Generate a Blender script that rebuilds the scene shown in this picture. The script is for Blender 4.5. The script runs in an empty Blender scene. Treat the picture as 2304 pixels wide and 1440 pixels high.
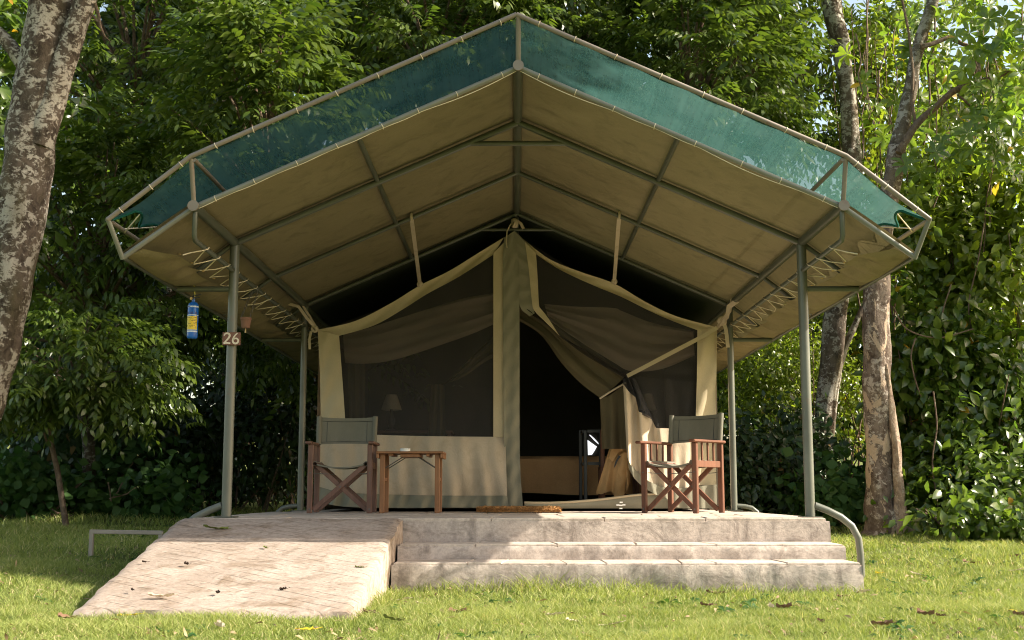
import bpy, math, random
import numpy as np
from mathutils import Vector, Matrix

random.seed(7)
rng = np.random.default_rng(7)
scene = bpy.context.scene
col = scene.collection
R = math.radians

# ------------------------------------------------------------------ camera
F_PX = 2650.0
PITCH = math.atan(385 / F_PX)
YAW = 6 / F_PX
CAM = np.array([0.0, 0.0, 0.65])
cd = bpy.data.cameras.new("camera")
cd.sensor_width = 36.0
cd.lens = 36.0 * F_PX / 2304.0
cd.clip_start = 0.05
cd.clip_end = 500
cam = bpy.data.objects.new("camera", cd)
cam.location = CAM
cam.rotation_euler = (math.pi / 2 + PITCH, 0, YAW)
col.objects.link(cam)
scene.camera = cam

# ------------------------------------------------------------------ light
SUN_DIR = np.array([1.0, -0.08, 0.70])
SUN_DIR /= np.linalg.norm(SUN_DIR)
elev = math.asin(SUN_DIR[2])
azim = math.atan2(SUN_DIR[0], SUN_DIR[1])
w = bpy.data.worlds.new("World")
scene.world = w
w.use_nodes = True
nt = w.node_tree
nt.nodes.clear()
sk = nt.nodes.new("ShaderNodeTexSky")
sk.sky_type = 'NISHITA'
sk.sun_disc = False
sk.sun_elevation = elev
sk.sun_rotation = azim
sk.air_density = 1.0
sk.dust_density = 2.0
bg = nt.nodes.new("ShaderNodeBackground")
bg.inputs[1].default_value = 0.145
wo = nt.nodes.new("ShaderNodeOutputWorld")
mx = nt.nodes.new("ShaderNodeMix")
mx.data_type = 'RGBA'
mx.blend_type = 'MULTIPLY'
mx.inputs[0].default_value = 1.0
mx.inputs[7].default_value = (1.0, 0.87, 0.69, 1)      # the photograph's warm white balance
nt.links.new(sk.outputs[0], mx.inputs[6])
nt.links.new(mx.outputs[2], bg.inputs[0])
nt.links.new(bg.outputs[0], wo.inputs[0])
sl = bpy.data.lights.new("sun", 'SUN')
sl.energy = 4.5
sl.angle = R(0.53)
sl.color = (1.0, 0.92, 0.78)
so = bpy.data.objects.new("sun", sl)
so.rotation_euler = Vector(SUN_DIR).to_track_quat('Z', 'Y').to_euler()
so.location = (30, -5, 25)
col.objects.link(so)
scene.view_settings.view_transform = 'Standard'
scene.view_settings.look = 'None'
scene.view_settings.gamma = 1.0
scene.view_settings.exposure = 1.46
scene.view_settings.use_curve_mapping = False
scene.render.engine = 'CYCLES'
cy = scene.cycles
cy.max_bounces = 10
cy.diffuse_bounces = 5
cy.glossy_bounces = 3
cy.transmission_bounces = 6
cy.transparent_max_bounces = 12
cy.sample_clamp_indirect = 6.0
cy.caustics_reflective = False
cy.caustics_refractive = False
cy.use_denoising = True
cy.denoising_prefilter = 'ACCURATE'
cy.filter_width = 1.05

# ------------------------------------------------------------------ photo measuring helpers
_F = np.array([-math.sin(YAW) * math.cos(PITCH), math.cos(YAW) * math.cos(PITCH), math.sin(PITCH)])
_R = np.array([math.cos(YAW), math.sin(YAW), 0.0])
_U = np.cross(_R, _F)


def ray(x, y):
    return _F + _R * ((x - 1152) / F_PX) + _U * ((720 - y) / F_PX)


def P(x, y, Y):
    """point at depth Y (world y) that the photo shows at pixel x, y"""
    d = ray(x, y)
    return CAM + d * (Y / d[1])


def sstep(a, b, t):
    t = np.clip((t - a) / (b - a), 0, 1)
    return t * t * (3 - 2 * t)


def gz(x, y):
    x = np.asarray(x, float)
    y = np.asarray(y, float)
    z = 0.03 * np.maximum(0, y - 9.0) + 0.06 * sstep(24, 60, y) * (y - 24) * 0.5
    z = z + 0.09 * sstep(-2.6, -3.5, x) * sstep(6.0, 7.4, y)
    z = z + 0.012 * np.sin(x * 1.7 + y * 0.6) * np.sin(y * 1.3) - 0.006
    return z


def ground_at(px, py):
    d = ray(px, py)
    t = 2.0
    for k in range(60):
        q = CAM + d * t
        h = q[2] - float(gz(q[0], q[1]))
        t += h / max(0.02, -d[2] + 0.03) * 0.7
        t = max(1.0, min(t, 60))
    return CAM + d * t


# ------------------------------------------------------------------ materials
def new_mat(name):
    m = bpy.data.materials.new(name)
    m.use_nodes = True
    t = m.node_tree
    t.nodes.clear()
    return m, t


class NT:
    def __init__(s, t):
        s.t = t

    def n(s, kind, **kw):
        nd = s.t.nodes.new(kind)
        for k, v in kw.items():
            setattr(nd, k, v)
        return nd

    def l(s, a, b):
        s.t.links.new(a, b)

    def coord(s, sc=(1, 1, 1), which='Object', rot=(0, 0, 0)):
        tc = s.n("ShaderNodeTexCoord")
        mp = s.n("ShaderNodeMapping")
        mp.inputs['Scale'].default_value = sc
        mp.inputs['Rotation'].default_value = rot
        s.l(tc.outputs[which], mp.inputs[0])
        return mp.outputs[0]

    def noise(s, vec, scale, detail=4, rough=0.6, dist=0.0):
        nd = s.n("ShaderNodeTexNoise")
        nd.inputs['Scale'].default_value = scale
        nd.inputs['Detail'].default_value = detail
        nd.inputs['Roughness'].default_value = rough
        nd.inputs['Distortion'].default_value = dist
        s.l(vec, nd.inputs['Vector'])
        return nd.outputs['Fac']

    def ramp(s, fac, stops):
        r = s.n("ShaderNodeValToRGB")
        e = r.color_ramp.elements
        while len(e) < len(stops):
            e.new(0.5)
        for i, (p, c) in enumerate(stops):
            e[i].position = p
            e[i].color = (c[0], c[1], c[2], 1) if not isinstance(c, (int, float)) else (c, c, c, 1)
        s.l(fac, r.inputs[0])
        return r.outputs[0]

    def mix(s, fac, a, b, kind='MIX'):
        m = s.n("ShaderNodeMix", data_type='RGBA', blend_type=kind)
        for sock, v in ((m.inputs[0], fac), (m.inputs[6], a), (m.inputs[7], b)):
            if isinstance(v, (int, float)):
                sock.default_value = v
            elif isinstance(v, tuple):
                sock.default_value = (v[0], v[1], v[2], 1)
            else:
                s.l(v, sock)
        return m.outputs[2]

    def math(s, op, a, b=None, c=None):
        m = s.n("ShaderNodeMath", operation=op)
        for i, v in enumerate((a, b, c)):
            if v is None:
                continue
            if isinstance(v, (int, float)):
                m.inputs[i].default_value = v
            else:
                s.l(v, m.inputs[i])
        return m.outputs[0]

    def bump(s, h, strength=0.3, dist=0.01, prev=None):
        b = s.n("ShaderNodeBump")
        b.inputs['Strength'].default_value = strength
        b.inputs['Distance'].default_value = dist
        s.l(h, b.inputs['Height'])
        if prev is not None:
            s.l(prev, b.inputs['Normal'])
        return b.outputs[0]

    def out(s, sh):
        o = s.n("ShaderNodeOutputMaterial")
        s.l(sh, o.inputs[0])

    def bsdf(s, color, rough=0.7, normal=None, metal=0.0, spec=0.5):
        b = s.n("ShaderNodeBsdfPrincipled")
        if isinstance(color, tuple):
            b.inputs['Base Color'].default_value = (*color, 1)
        else:
            s.l(color, b.inputs['Base Color'])
        if isinstance(rough, (int, float)):
            b.inputs['Roughness'].default_value = rough
        else:
            s.l(rough, b.inputs['Roughness'])
        b.inputs['Metallic'].default_value = metal
        b.inputs['Specular IOR Level'].default_value = spec
        if normal is not None:
            s.l(normal, b.inputs['Normal'])
        return b.outputs[0]

    def transl(s, color, normal=None):
        b = s.n("ShaderNodeBsdfTranslucent")
        if isinstance(color, tuple):
            b.inputs[0].default_value = (*color, 1)
        else:
            s.l(color, b.inputs[0])
        if normal is not None:
            s.l(normal, b.inputs['Normal'])
        return b.outputs[0]

    def mixsh(s, fac, a, b):
        m = s.n("ShaderNodeMixShader")
        if isinstance(fac, (int, float)):
            m.inputs[0].default_value = fac
        else:
            s.l(fac, m.inputs[0])
        s.l(a, m.inputs[1])
        s.l(b, m.inputs[2])
        return m.outputs[0]


def fabric(name, c1, c2, weave=420, transl=0.0, tcol=None, dirt=None, rough=0.85, seams=None, wr=0.25, clear=0.0):
    m, t = new_mat(name)
    g = NT(t)
    v = g.coord()
    big = g.noise(v, 2.3, 5, 0.6)
    c = g.ramp(big, [(0.3, c1), (0.72, c2)])
    fine = g.noise(v, weave, 2, 0.5)
    c = g.mix(0.18, c, g.ramp(fine, [(0.3, 0.25), (0.7, 0.9)]), 'OVERLAY')
    if dirt:
        st = g.noise(g.coord((1, 1, 0.5)), 5.5, 6, 0.65, 0.6)
        c = g.mix(g.ramp(st, [(0.50, 0.0), (0.74, 0.75)]), c, dirt)
    if seams:
        tc = g.n("ShaderNodeTexCoord")
        sx = g.n("ShaderNodeSeparateXYZ")
        g.l(tc.outputs['Object'], sx.inputs[0])
        d = g.math('PINGPONG', g.math('ADD', sx.outputs[1], 0.37), seams / 2)
        c = g.mix(g.ramp(d, [(0.0, 1.0), (0.022, 0.0)]), c, (c1[0] * .5, c1[1] * .5, c1[2] * .5))
    b1 = g.bump(g.noise(g.coord((1, 1, 0.6)), 9, 5, 0.6, 0.4), wr, 0.02)
    b2 = g.bump(fine, 0.12, 0.002, b1)
    sh = g.bsdf(c, rough, b2, spec=0.2)
    if transl:
        sh = g.mixsh(transl, sh, g.transl(c if tcol is None else tcol, b1))
    if clear:
        tr = g.n("ShaderNodeBsdfTransparent")
        sh = g.mixsh(clear, sh, tr.outputs[0])
    g.out(sh)
    return m


def netting(name, c1, c2, clear, transl, streak=None):
    m, t = new_mat(name)
    g = NT(t)
    v = g.coord()
    n1 = g.noise(v, 3.0, 5, 0.65)
    c = g.ramp(n1, [(0.3, c1), (0.75, c2)])
    if streak:
        n2 = g.noise(g.coord((16, 0.5, 1.0)), 2.2, 5, 0.65)
        c = g.mix(0.3, c, g.ramp(n2, [(0.35, 0.3), (0.7, 0.75)]), 'OVERLAY')
    n3 = g.noise(g.coord(streak or (60, 60, 60)), 7, 2, 0.5)
    sh = g.bsdf(c, 0.65, None, spec=0.3)
    sh = g.mixsh(transl, sh, g.transl(c))
    tr = g.n("ShaderNodeBsdfTransparent")
    f = g.ramp(g.math('ADD', g.math('MULTIPLY', n3, 0.12), clear - 0.06), [(0, 0.0), (1, 1.0)])
    sh = g.mixsh(f, sh, tr.outputs[0])
    g.out(sh)
    return m


def paint(name, c, rough=0.4, rust=0.15, rustcol=(0.16, 0.09, 0.06), metal=0.0):
    m, t = new_mat(name)
    g = NT(t)
    v = g.coord()
    n1 = g.noise(v, 14, 6, 0.7)
    n2 = g.noise(v, 3, 3, 0.5)
    cc = g.ramp(n2, [(0.3, tuple(x * 0.82 for x in c)), (0.7, tuple(min(1, x * 1.15) for x in c))])
    cc = g.mix(g.ramp(n1, [(0.60, 0.0), (0.72, rust * 4)]), cc, rustcol)
    g.out(g.bsdf(cc, rough, g.bump(n1, 0.12, 0.003), metal))
    return m


def wood(name, c1, c2, axis=2, rough=0.5, scale=1.0):
    m, t = new_mat(name)
    g = NT(t)
    s = [22 * scale, 22 * scale, 22 * scale]
    s[axis] = 1.3 * scale
    v = g.coord(tuple(s))
    n1 = g.noise(v, 2.2, 6, 0.65, 0.8)
    n2 = g.noise(g.coord(), 4, 4, 0.6)
    c = g.ramp(n1, [(0.3, c1), (0.7, c2)])
    c = g.mix(g.ramp(n2, [(0.45, 0.0), (0.75, 0.4)]), c, tuple(x * 0.55 for x in c1))
    g.out(g.bsdf(c, rough, g.bump(n1, 0.2, 0.003), spec=0.35))
    return m


def concrete(name, c1, c2, c3, bump=0.6, scored=False):
    m, t = new_mat(name)
    g = NT(t)
    v = g.coord()
    n1 = g.noise(v, 1.7, 7, 0.62, 0.3)
    n2 = g.noise(v, 38, 5, 0.7)
    n3 = g.noise(g.coord((1, 1, 1.6)), 4.2, 6, 0.7, 0.8)
    c = g.ramp(n1, [(0.32, c1), (0.66, c2)])
    c = g.mix(g.ramp(n3, [(0.50, 0.0), (0.68, 0.85)]), c, c3)
    n6 = g.noise(g.coord((5, 5, 0.8)), 1.6, 5, 0.65)
    c = g.mix(g.ramp(n6, [(0.55, 0.0), (0.70, 0.6)]), c, tuple(q * .8 for q in c3))
    c = g.mix(0.35, c, g.ramp(n2, [(0.3, 0.2), (0.7, 0.85)]), 'OVERLAY')
    vo = g.n("ShaderNodeTexVoronoi")
    vo.inputs['Scale'].default_value = 60
    g.l(v, vo.inputs['Vector'])
    pit = g.ramp(vo.outputs['Distance'], [(0.04, 0.0), (0.16, 1.0)])
    mask = g.ramp(g.noise(v, 9, 3, 0.6), [(0.5, 1.0), (0.62, 0.0)])
    pit = g.mix(mask, pit, (1, 1, 1))
    c = g.mix(0.45, c, pit, 'MULTIPLY')
    nb = g.bump(n2, bump * 0.55, 0.006)
    nb = g.bump(n3, bump * 0.6, 0.02, nb)
    nb = g.bump(pit, 0.35, 0.006, nb)
    if scored:
        tc = g.n("ShaderNodeTexCoord")
        sx = g.n("ShaderNodeSeparateXYZ")
        g.l(tc.outputs['Object'], sx.inputs[0])
        wob = g.math('MULTIPLY', g.noise(v, 1.6, 2, 0.5), 0.07)
        lns = None
        for (kx, ky, sp, seed, lo_) in ((0.58, 0.81, 0.046, 0.0, 0.50), (-0.62, 0.78, 0.07, 7.3, 0.57)):
            a = g.math('ADD', g.math('ADD', g.math('MULTIPLY', sx.outputs[0], kx), g.math('MULTIPLY', sx.outputs[1], ky)), wob)
            d = g.math('PINGPONG', a, sp)
            mp = g.coord((2.2, 2.2, 2.2))
            br = g.noise(mp, 2.1 + seed * .11, 5, 0.7)
            l1 = g.ramp(d, [(0.0, 1.0), (0.0065, 0.0)])
            l1 = g.mix(g.ramp(br, [(lo_ - .05, 0.0), (lo_ + .05, 1.0)]), (0, 0, 0), l1)
            lns = l1 if lns is None else g.mix(1.0, lns, l1, 'LIGHTEN')
        ln = lns
        c = g.mix(g.math('MULTIPLY', ln, 0.68), c, (0.10, 0.075, 0.055))
        inv = g.math('SUBTRACT', 1.0, ln)
        nb = g.bump(inv, 0.45, 0.008, nb)
    g.out(g.bsdf(c, 0.9, nb, spec=0.15))
    return m


def bark(name, base, dark, lich, moss=None, pale=None, lichen_amt=0.5, sc=1.0, pale_top=1.9):
    m, t = new_mat(name)
    g = NT(t)
    v = g.coord((1, 1, 0.6))
    n1 = g.noise(v, 11 * sc, 8, 0.7, 0.5)
    n2 = g.noise(g.coord((1, 1, 1.35)), 13 * sc, 9, 0.76, 0.5)
    n2b = g.noise(g.coord((1, 1, 0.7)), 4.5 * sc, 4, 0.6)
    n3 = g.noise(g.coord((1, 1, 0.35)), 3.0, 4, 0.6)
    n4 = g.noise(g.coord((1, 1, 2.6)), 34 * sc, 6, 0.75)
    c = g.ramp(n1, [(0.36, dark), (0.60, base)])
    f = g.math('ADD', g.math('MULTIPLY', n2, 0.62), g.math('MULTIPLY', n2b, 0.38))
    c = g.mix(g.ramp(f, [(lichen_amt, 0.0), (lichen_amt + 0.03, 0.92)]), c, lich)
    if moss:
        c = g.mix(g.ramp(n3, [(0.50, 0.0), (0.68, 0.6)]), c, moss)
    if pale:
        tc = g.n("ShaderNodeTexCoord")
        sx = g.n("ShaderNodeSeparateXYZ")
        g.l(tc.outputs['Object'], sx.inputs[0])
        n5 = g.noise(g.coord((1, 1, 0.5)), 4.2, 7, 0.62, 0.8)
        hgt = g.ramp(g.math('MULTIPLY', sx.outputs[2], 1 / 4.0), [(0.02, -0.0), (0.12, 0.10), (0.42, 0.075), (0.62, 0.0)])
        p = g.ramp(g.math('ADD', n5, hgt), [(0.60, 0.0), (0.625, 0.92)])
        pc = g.mix(g.ramp(n4, [(0.4, 0.0), (0.7, 0.45)]), pale, base)
        c = g.mix(p, c, pc)
        edge = g.ramp(g.math('ADD', n5, hgt), [(0.575, 0.0), (0.60, 0.6), (0.61, 0.0)])
        c = g.mix(edge, c, dark)
    nb = g.bump(n1, 0.9, 0.03)
    nb = g.bump(n4, 0.6, 0.01, nb)
    nb = g.bump(f, 0.5, 0.012, nb)
    g.out(g.bsdf(c, 0.92, nb, spec=0.12))
    return m


def leafmat(name, c1, c2, c3=None, transl=0.38, rough=0.38, spec=0.5, tboost=1.6):
    """c1..c2 over the leaves' own random tint, c3 a few odd (yellow) leaves"""
    m, t = new_mat(name)
    g = NT(t)
    a = g.n("ShaderNodeAttribute")
    a.attribute_name = "tint"
    stops = [(0.0, c1), (0.9, c2)]
    if c3:
        stops = [(0.0, c1), (0.93, c2), (0.965, c3)]
    c = g.ramp(a.outputs['Fac'], stops)
    tc = g.mix(1.0, c, (tboost, tboost * 1.05, tboost * 0.55), 'MULTIPLY')
    sh = g.mixsh(transl, g.bsdf(c, rough, None, spec=spec), g.transl(tc))
    g.out(sh)
    return m


M = {}
M['canvas_fly'] = fabric("fly_canvas", (0.200, 0.166, 0.092), (0.240, 0.202, 0.116), 260, 0.09, (0.24, 0.20, 0.09), (0.130, 0.106, 0.058), seams=1.53, wr=0.45)
M['net'] = netting("green_shade_net", (0.030, 0.086, 0.077), (0.060, 0.130, 0.117), 0.22, 0.55, (26.0, 2.0, 2.0))
M['net_hem'] = fabric("net_hem", (0.006, 0.07, 0.055), (0.01, 0.10, 0.08), 300, 0.1)
M['steel'] = paint("green_grey_paint", (0.080, 0.088, 0.066), 0.34, 0.10)
M['steel_post_lit'] = paint("frame_paint_post_lit", (0.125, 0.132, 0.108), 0.36, 0.10)  # post copy of the frame paint, lightened for the daylight on it
M['steel_front_lit'] = paint("frame_paint_front_lit", (0.17, 0.172, 0.14), 0.34, 0.15, (0.20, 0.14, 0.10))  # lighter copy of the frame paint, open light put into the tone
M['steel_worn'] = paint("worn_grey_paint", (0.20, 0.17, 0.135), 0.45, 0.22, (0.19, 0.12, 0.09))
M['cord'] = fabric("cream_cord", (0.55, 0.47, 0.33), (0.66, 0.58, 0.42), 300)
M['tan'] = fabric("tan_canvas", (0.49, 0.405, 0.30), (0.56, 0.47, 0.36), 330, 0.05, None, (0.40, 0.32, 0.225), wr=0.35)
M['tan_trim'] = fabric("tan_trim", (0.48, 0.40, 0.265), (0.55, 0.465, 0.32), 330, 0.05, wr=0.3)
M['greygreen'] = fabric("greygreen_canvas", (0.22, 0.208, 0.155), (0.275, 0.26, 0.195), 330, 0.04, wr=0.3)
M['mesh'] = netting("insect_mesh", (0.048, 0.044, 0.042), (0.062, 0.056, 0.051), 0.42, 0.15)
M['mesh2'] = netting("insect_mesh_fold", (0.028, 0.027, 0.032), (0.040, 0.038, 0.042), 0.22, 0.15)
M['lining'] = fabric("olive_lining", (0.10, 0.085, 0.05), (0.13, 0.11, 0.066), 300, 0.10)
M['curtain'] = fabric("brown_curtain", (0.42, 0.34, 0.27), (0.50, 0.41, 0.33), 300, 0.15)
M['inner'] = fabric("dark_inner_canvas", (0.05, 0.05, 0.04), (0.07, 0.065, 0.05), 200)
M['bed'] = fabric("brown_bedspread", (0.50, 0.29, 0.14), (0.60, 0.36, 0.18), 160, wr=0.5)
M['jacket'] = fabric("tan_jacket", (0.50, 0.30, 0.13), (0.62, 0.39, 0.19), 260, wr=0.5)
M['black'] = paint("black_metal", (0.03, 0.032, 0.035), 0.4, 0.0)
M['wood_red'] = wood("reddish_wood", (0.115, 0.045, 0.025), (0.20, 0.082, 0.046))
M['wood_grey'] = wood("weathered_brown_wood", (0.125, 0.062, 0.045), (0.20, 0.108, 0.080))
M['wood_tab'] = wood("table_wood", (0.22, 0.095, 0.040), (0.32, 0.155, 0.070))
M['wood_tabx'] = wood("table_wood_slat", (0.22, 0.095, 0.040), (0.32, 0.155, 0.070), 0)
M['sling'] = fabric("grey_green_sling", (0.165, 0.158, 0.126), (0.20, 0.192, 0.155), 420, 0.0, None, (0.22, 0.205, 0.17), wr=0.2)
M['metal'] = paint("dark_bare_metal", (0.10, 0.09, 0.08), 0.4, 0.2)
M['white'] = paint("white_glaze", (0.80, 0.80, 0.78), 0.25, 0.0)
M['coir'] = fabric("coir", (0.30, 0.14, 0.045), (0.48, 0.26, 0.10), 130, 0, None, (0.20, 0.09, 0.03), wr=1.0)
M['sign'] = wood("brown_board", (0.16, 0.075, 0.05), (0.21, 0.10, 0.07), 0)
M['cream'] = paint("cream_paint", (0.66, 0.57, 0.45), 0.6, 0.05)
M['blue'] = paint("blue_paint", (0.012, 0.12, 0.48), 0.22, 0.0)
M['yellow'] = paint("yellow_label", (0.80, 0.56, 0.02), 0.4, 0.03)
M['labelwhite'] = paint("white_print", (0.62, 0.68, 0.78), 0.4, 0.0)
M['labelink'] = paint("dark_print", (0.12, 0.07, 0.03), 0.5, 0.0)
M['labelblue'] = paint("dark_blue_print", (0.02, 0.045, 0.22), 0.4, 0.0)
M['brass'] = paint("brass", (0.55, 0.38, 0.16), 0.35, 0.0, metal=0.8)
M['terracotta'] = paint("terracotta", (0.26, 0.135, 0.10), 0.8, 0.1)
M['plastic'] = paint("yellow_cord", (0.62, 0.52, 0.06), 0.5, 0.0)
M['conc'] = concrete("old_concrete", (0.37, 0.31, 0.27), (0.50, 0.43, 0.375), (0.21, 0.175, 0.15))
M['conc_ramp'] = concrete("ramp_concrete", (0.29, 0.23, 0.185), (0.40, 0.335, 0.285), (0.20, 0.145, 0.10), 0.5, True)
M['stone'] = concrete("flagstone", (0.44, 0.37, 0.31), (0.55, 0.475, 0.405), (0.33, 0.27, 0.22), 0.5)
M['rail'] = paint("beige_rail", (0.30, 0.26, 0.21), 0.7, 0.1)
M['bark_lichen'] = bark("lichen_bark", (0.17, 0.135, 0.105), (0.06, 0.045, 0.034), (0.46, 0.43, 0.37), (0.12, 0.105, 0.05), None, 0.505, 1.0)
M['bark_left'] = bark("pale_lichen_bark", (0.135, 0.105, 0.080), (0.042, 0.031, 0.023), (0.46, 0.42, 0.35), (0.115, 0.095, 0.045), None, 0.505, 1.25)
M['bark_right'] = bark("peeling_bark", (0.20, 0.155, 0.122), (0.07, 0.048, 0.036), (0.42, 0.365, 0.31), None, (0.47, 0.355, 0.255), 0.525, 1.1)
M['bark_dark'] = bark("dark_bark", (0.10, 0.08, 0.06), (0.045, 0.035, 0.028), (0.26, 0.25, 0.21), (0.07, 0.075, 0.035), None, 0.53)
M['twig'] = bark("twig_bark", (0.21, 0.15, 0.105), (0.10, 0.07, 0.05), (0.27, 0.22, 0.17), None, None, 0.56, 2.0)
M['heartwood'] = bark("bare_wood", (0.40, 0.30, 0.22), (0.20, 0.14, 0.10), (0.48, 0.39, 0.30), None, None, 0.54, 1.6)
M['hollow'] = bark("hollow_shade", (0.05, 0.036, 0.027), (0.025, 0.018, 0.014), (0.07, 0.05, 0.04), None, None, 0.6)
M['leaf_pinnate'] = leafmat("pinnate_leaf", (0.045, 0.085, 0.013), (0.115, 0.155, 0.024), None, 0.36, 0.36)
M['leaf_glossy'] = leafmat("glossy_leaf", (0.045, 0.090, 0.014), (0.125, 0.175, 0.026), (0.34, 0.19, 0.02), 0.42, 0.24, 0.7, 2.0)
M['leaf_whorl'] = leafmat("whorled_leaf", (0.06, 0.115, 0.016), (0.16, 0.215, 0.028), (0.36, 0.24, 0.03), 0.44, 0.28, 0.6, 2.1)
M['leaf_round'] = leafmat("round_leaf", (0.030, 0.085, 0.020), (0.075, 0.145, 0.035), None, 0.34, 0.55, 0.3)
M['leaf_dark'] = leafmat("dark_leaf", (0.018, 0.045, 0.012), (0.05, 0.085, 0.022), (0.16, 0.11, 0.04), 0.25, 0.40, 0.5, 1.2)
M['leaf_bright'] = leafmat("bright_leaf", (0.085, 0.130, 0.014), (0.185, 0.225, 0.024), (0.34, 0.25, 0.03), 0.48, 0.30, 0.6, 2.0)
M['grass'] = leafmat("grass_blade", (0.150, 0.205, 0.044), (0.345, 0.375, 0.12), (0.58, 0.50, 0.28), 0.36, 0.55, 0.25, 1.35)
M['fl_yellow'] = fabric("yellow_leaf", (0.60, 0.42, 0.02), (0.72, 0.55, 0.05), 60, 0.2)
M['fl_brown'] = fabric("brown_leaf", (0.15, 0.085, 0.052), (0.23, 0.14, 0.09), 60, 0.05)
M['fl_pale'] = fabric("pale_leaf", (0.52, 0.42, 0.30), (0.66, 0.56, 0.42), 60, 0.1)
M['fl_green'] = fabric("green_leaf", (0.10, 0.13, 0.03), (0.18, 0.19, 0.05), 60, 0.1)
M['fl_dark'] = fabric("dark_crumb", (0.035, 0.025, 0.018), (0.06, 0.04, 0.03), 60)
M['shade'] = fabric("lamp_shade_linen", (0.62, 0.52, 0.40), (0.70, 0.60, 0.47), 260, 0.3)
m_, t_ = new_mat("daylight_glow")
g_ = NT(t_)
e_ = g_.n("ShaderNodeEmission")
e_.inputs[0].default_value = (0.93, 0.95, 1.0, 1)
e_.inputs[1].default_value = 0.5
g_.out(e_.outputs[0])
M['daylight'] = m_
m_, t_ = new_mat("lawn_soil")
g_ = NT(t_)
v_ = g_.coord()
c_ = g_.ramp(g_.noise(v_, 1.4, 6, 0.65), [(0.35, (0.10, 0.125, 0.03)), (0.7, (0.15, 0.165, 0.05))])
c_ = g_.mix(g_.ramp(g_.noise(v_, 7, 6, 0.7), [(0.55, 0.0), (0.72, 0.8)]), c_, (0.09, 0.065, 0.04))
g_.out(g_.bsdf(c_, 0.95, g_.bump(g_.noise(v_, 40, 5, 0.7), 0.8, 0.02), spec=0.1))
M['soil'] = m_


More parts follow.
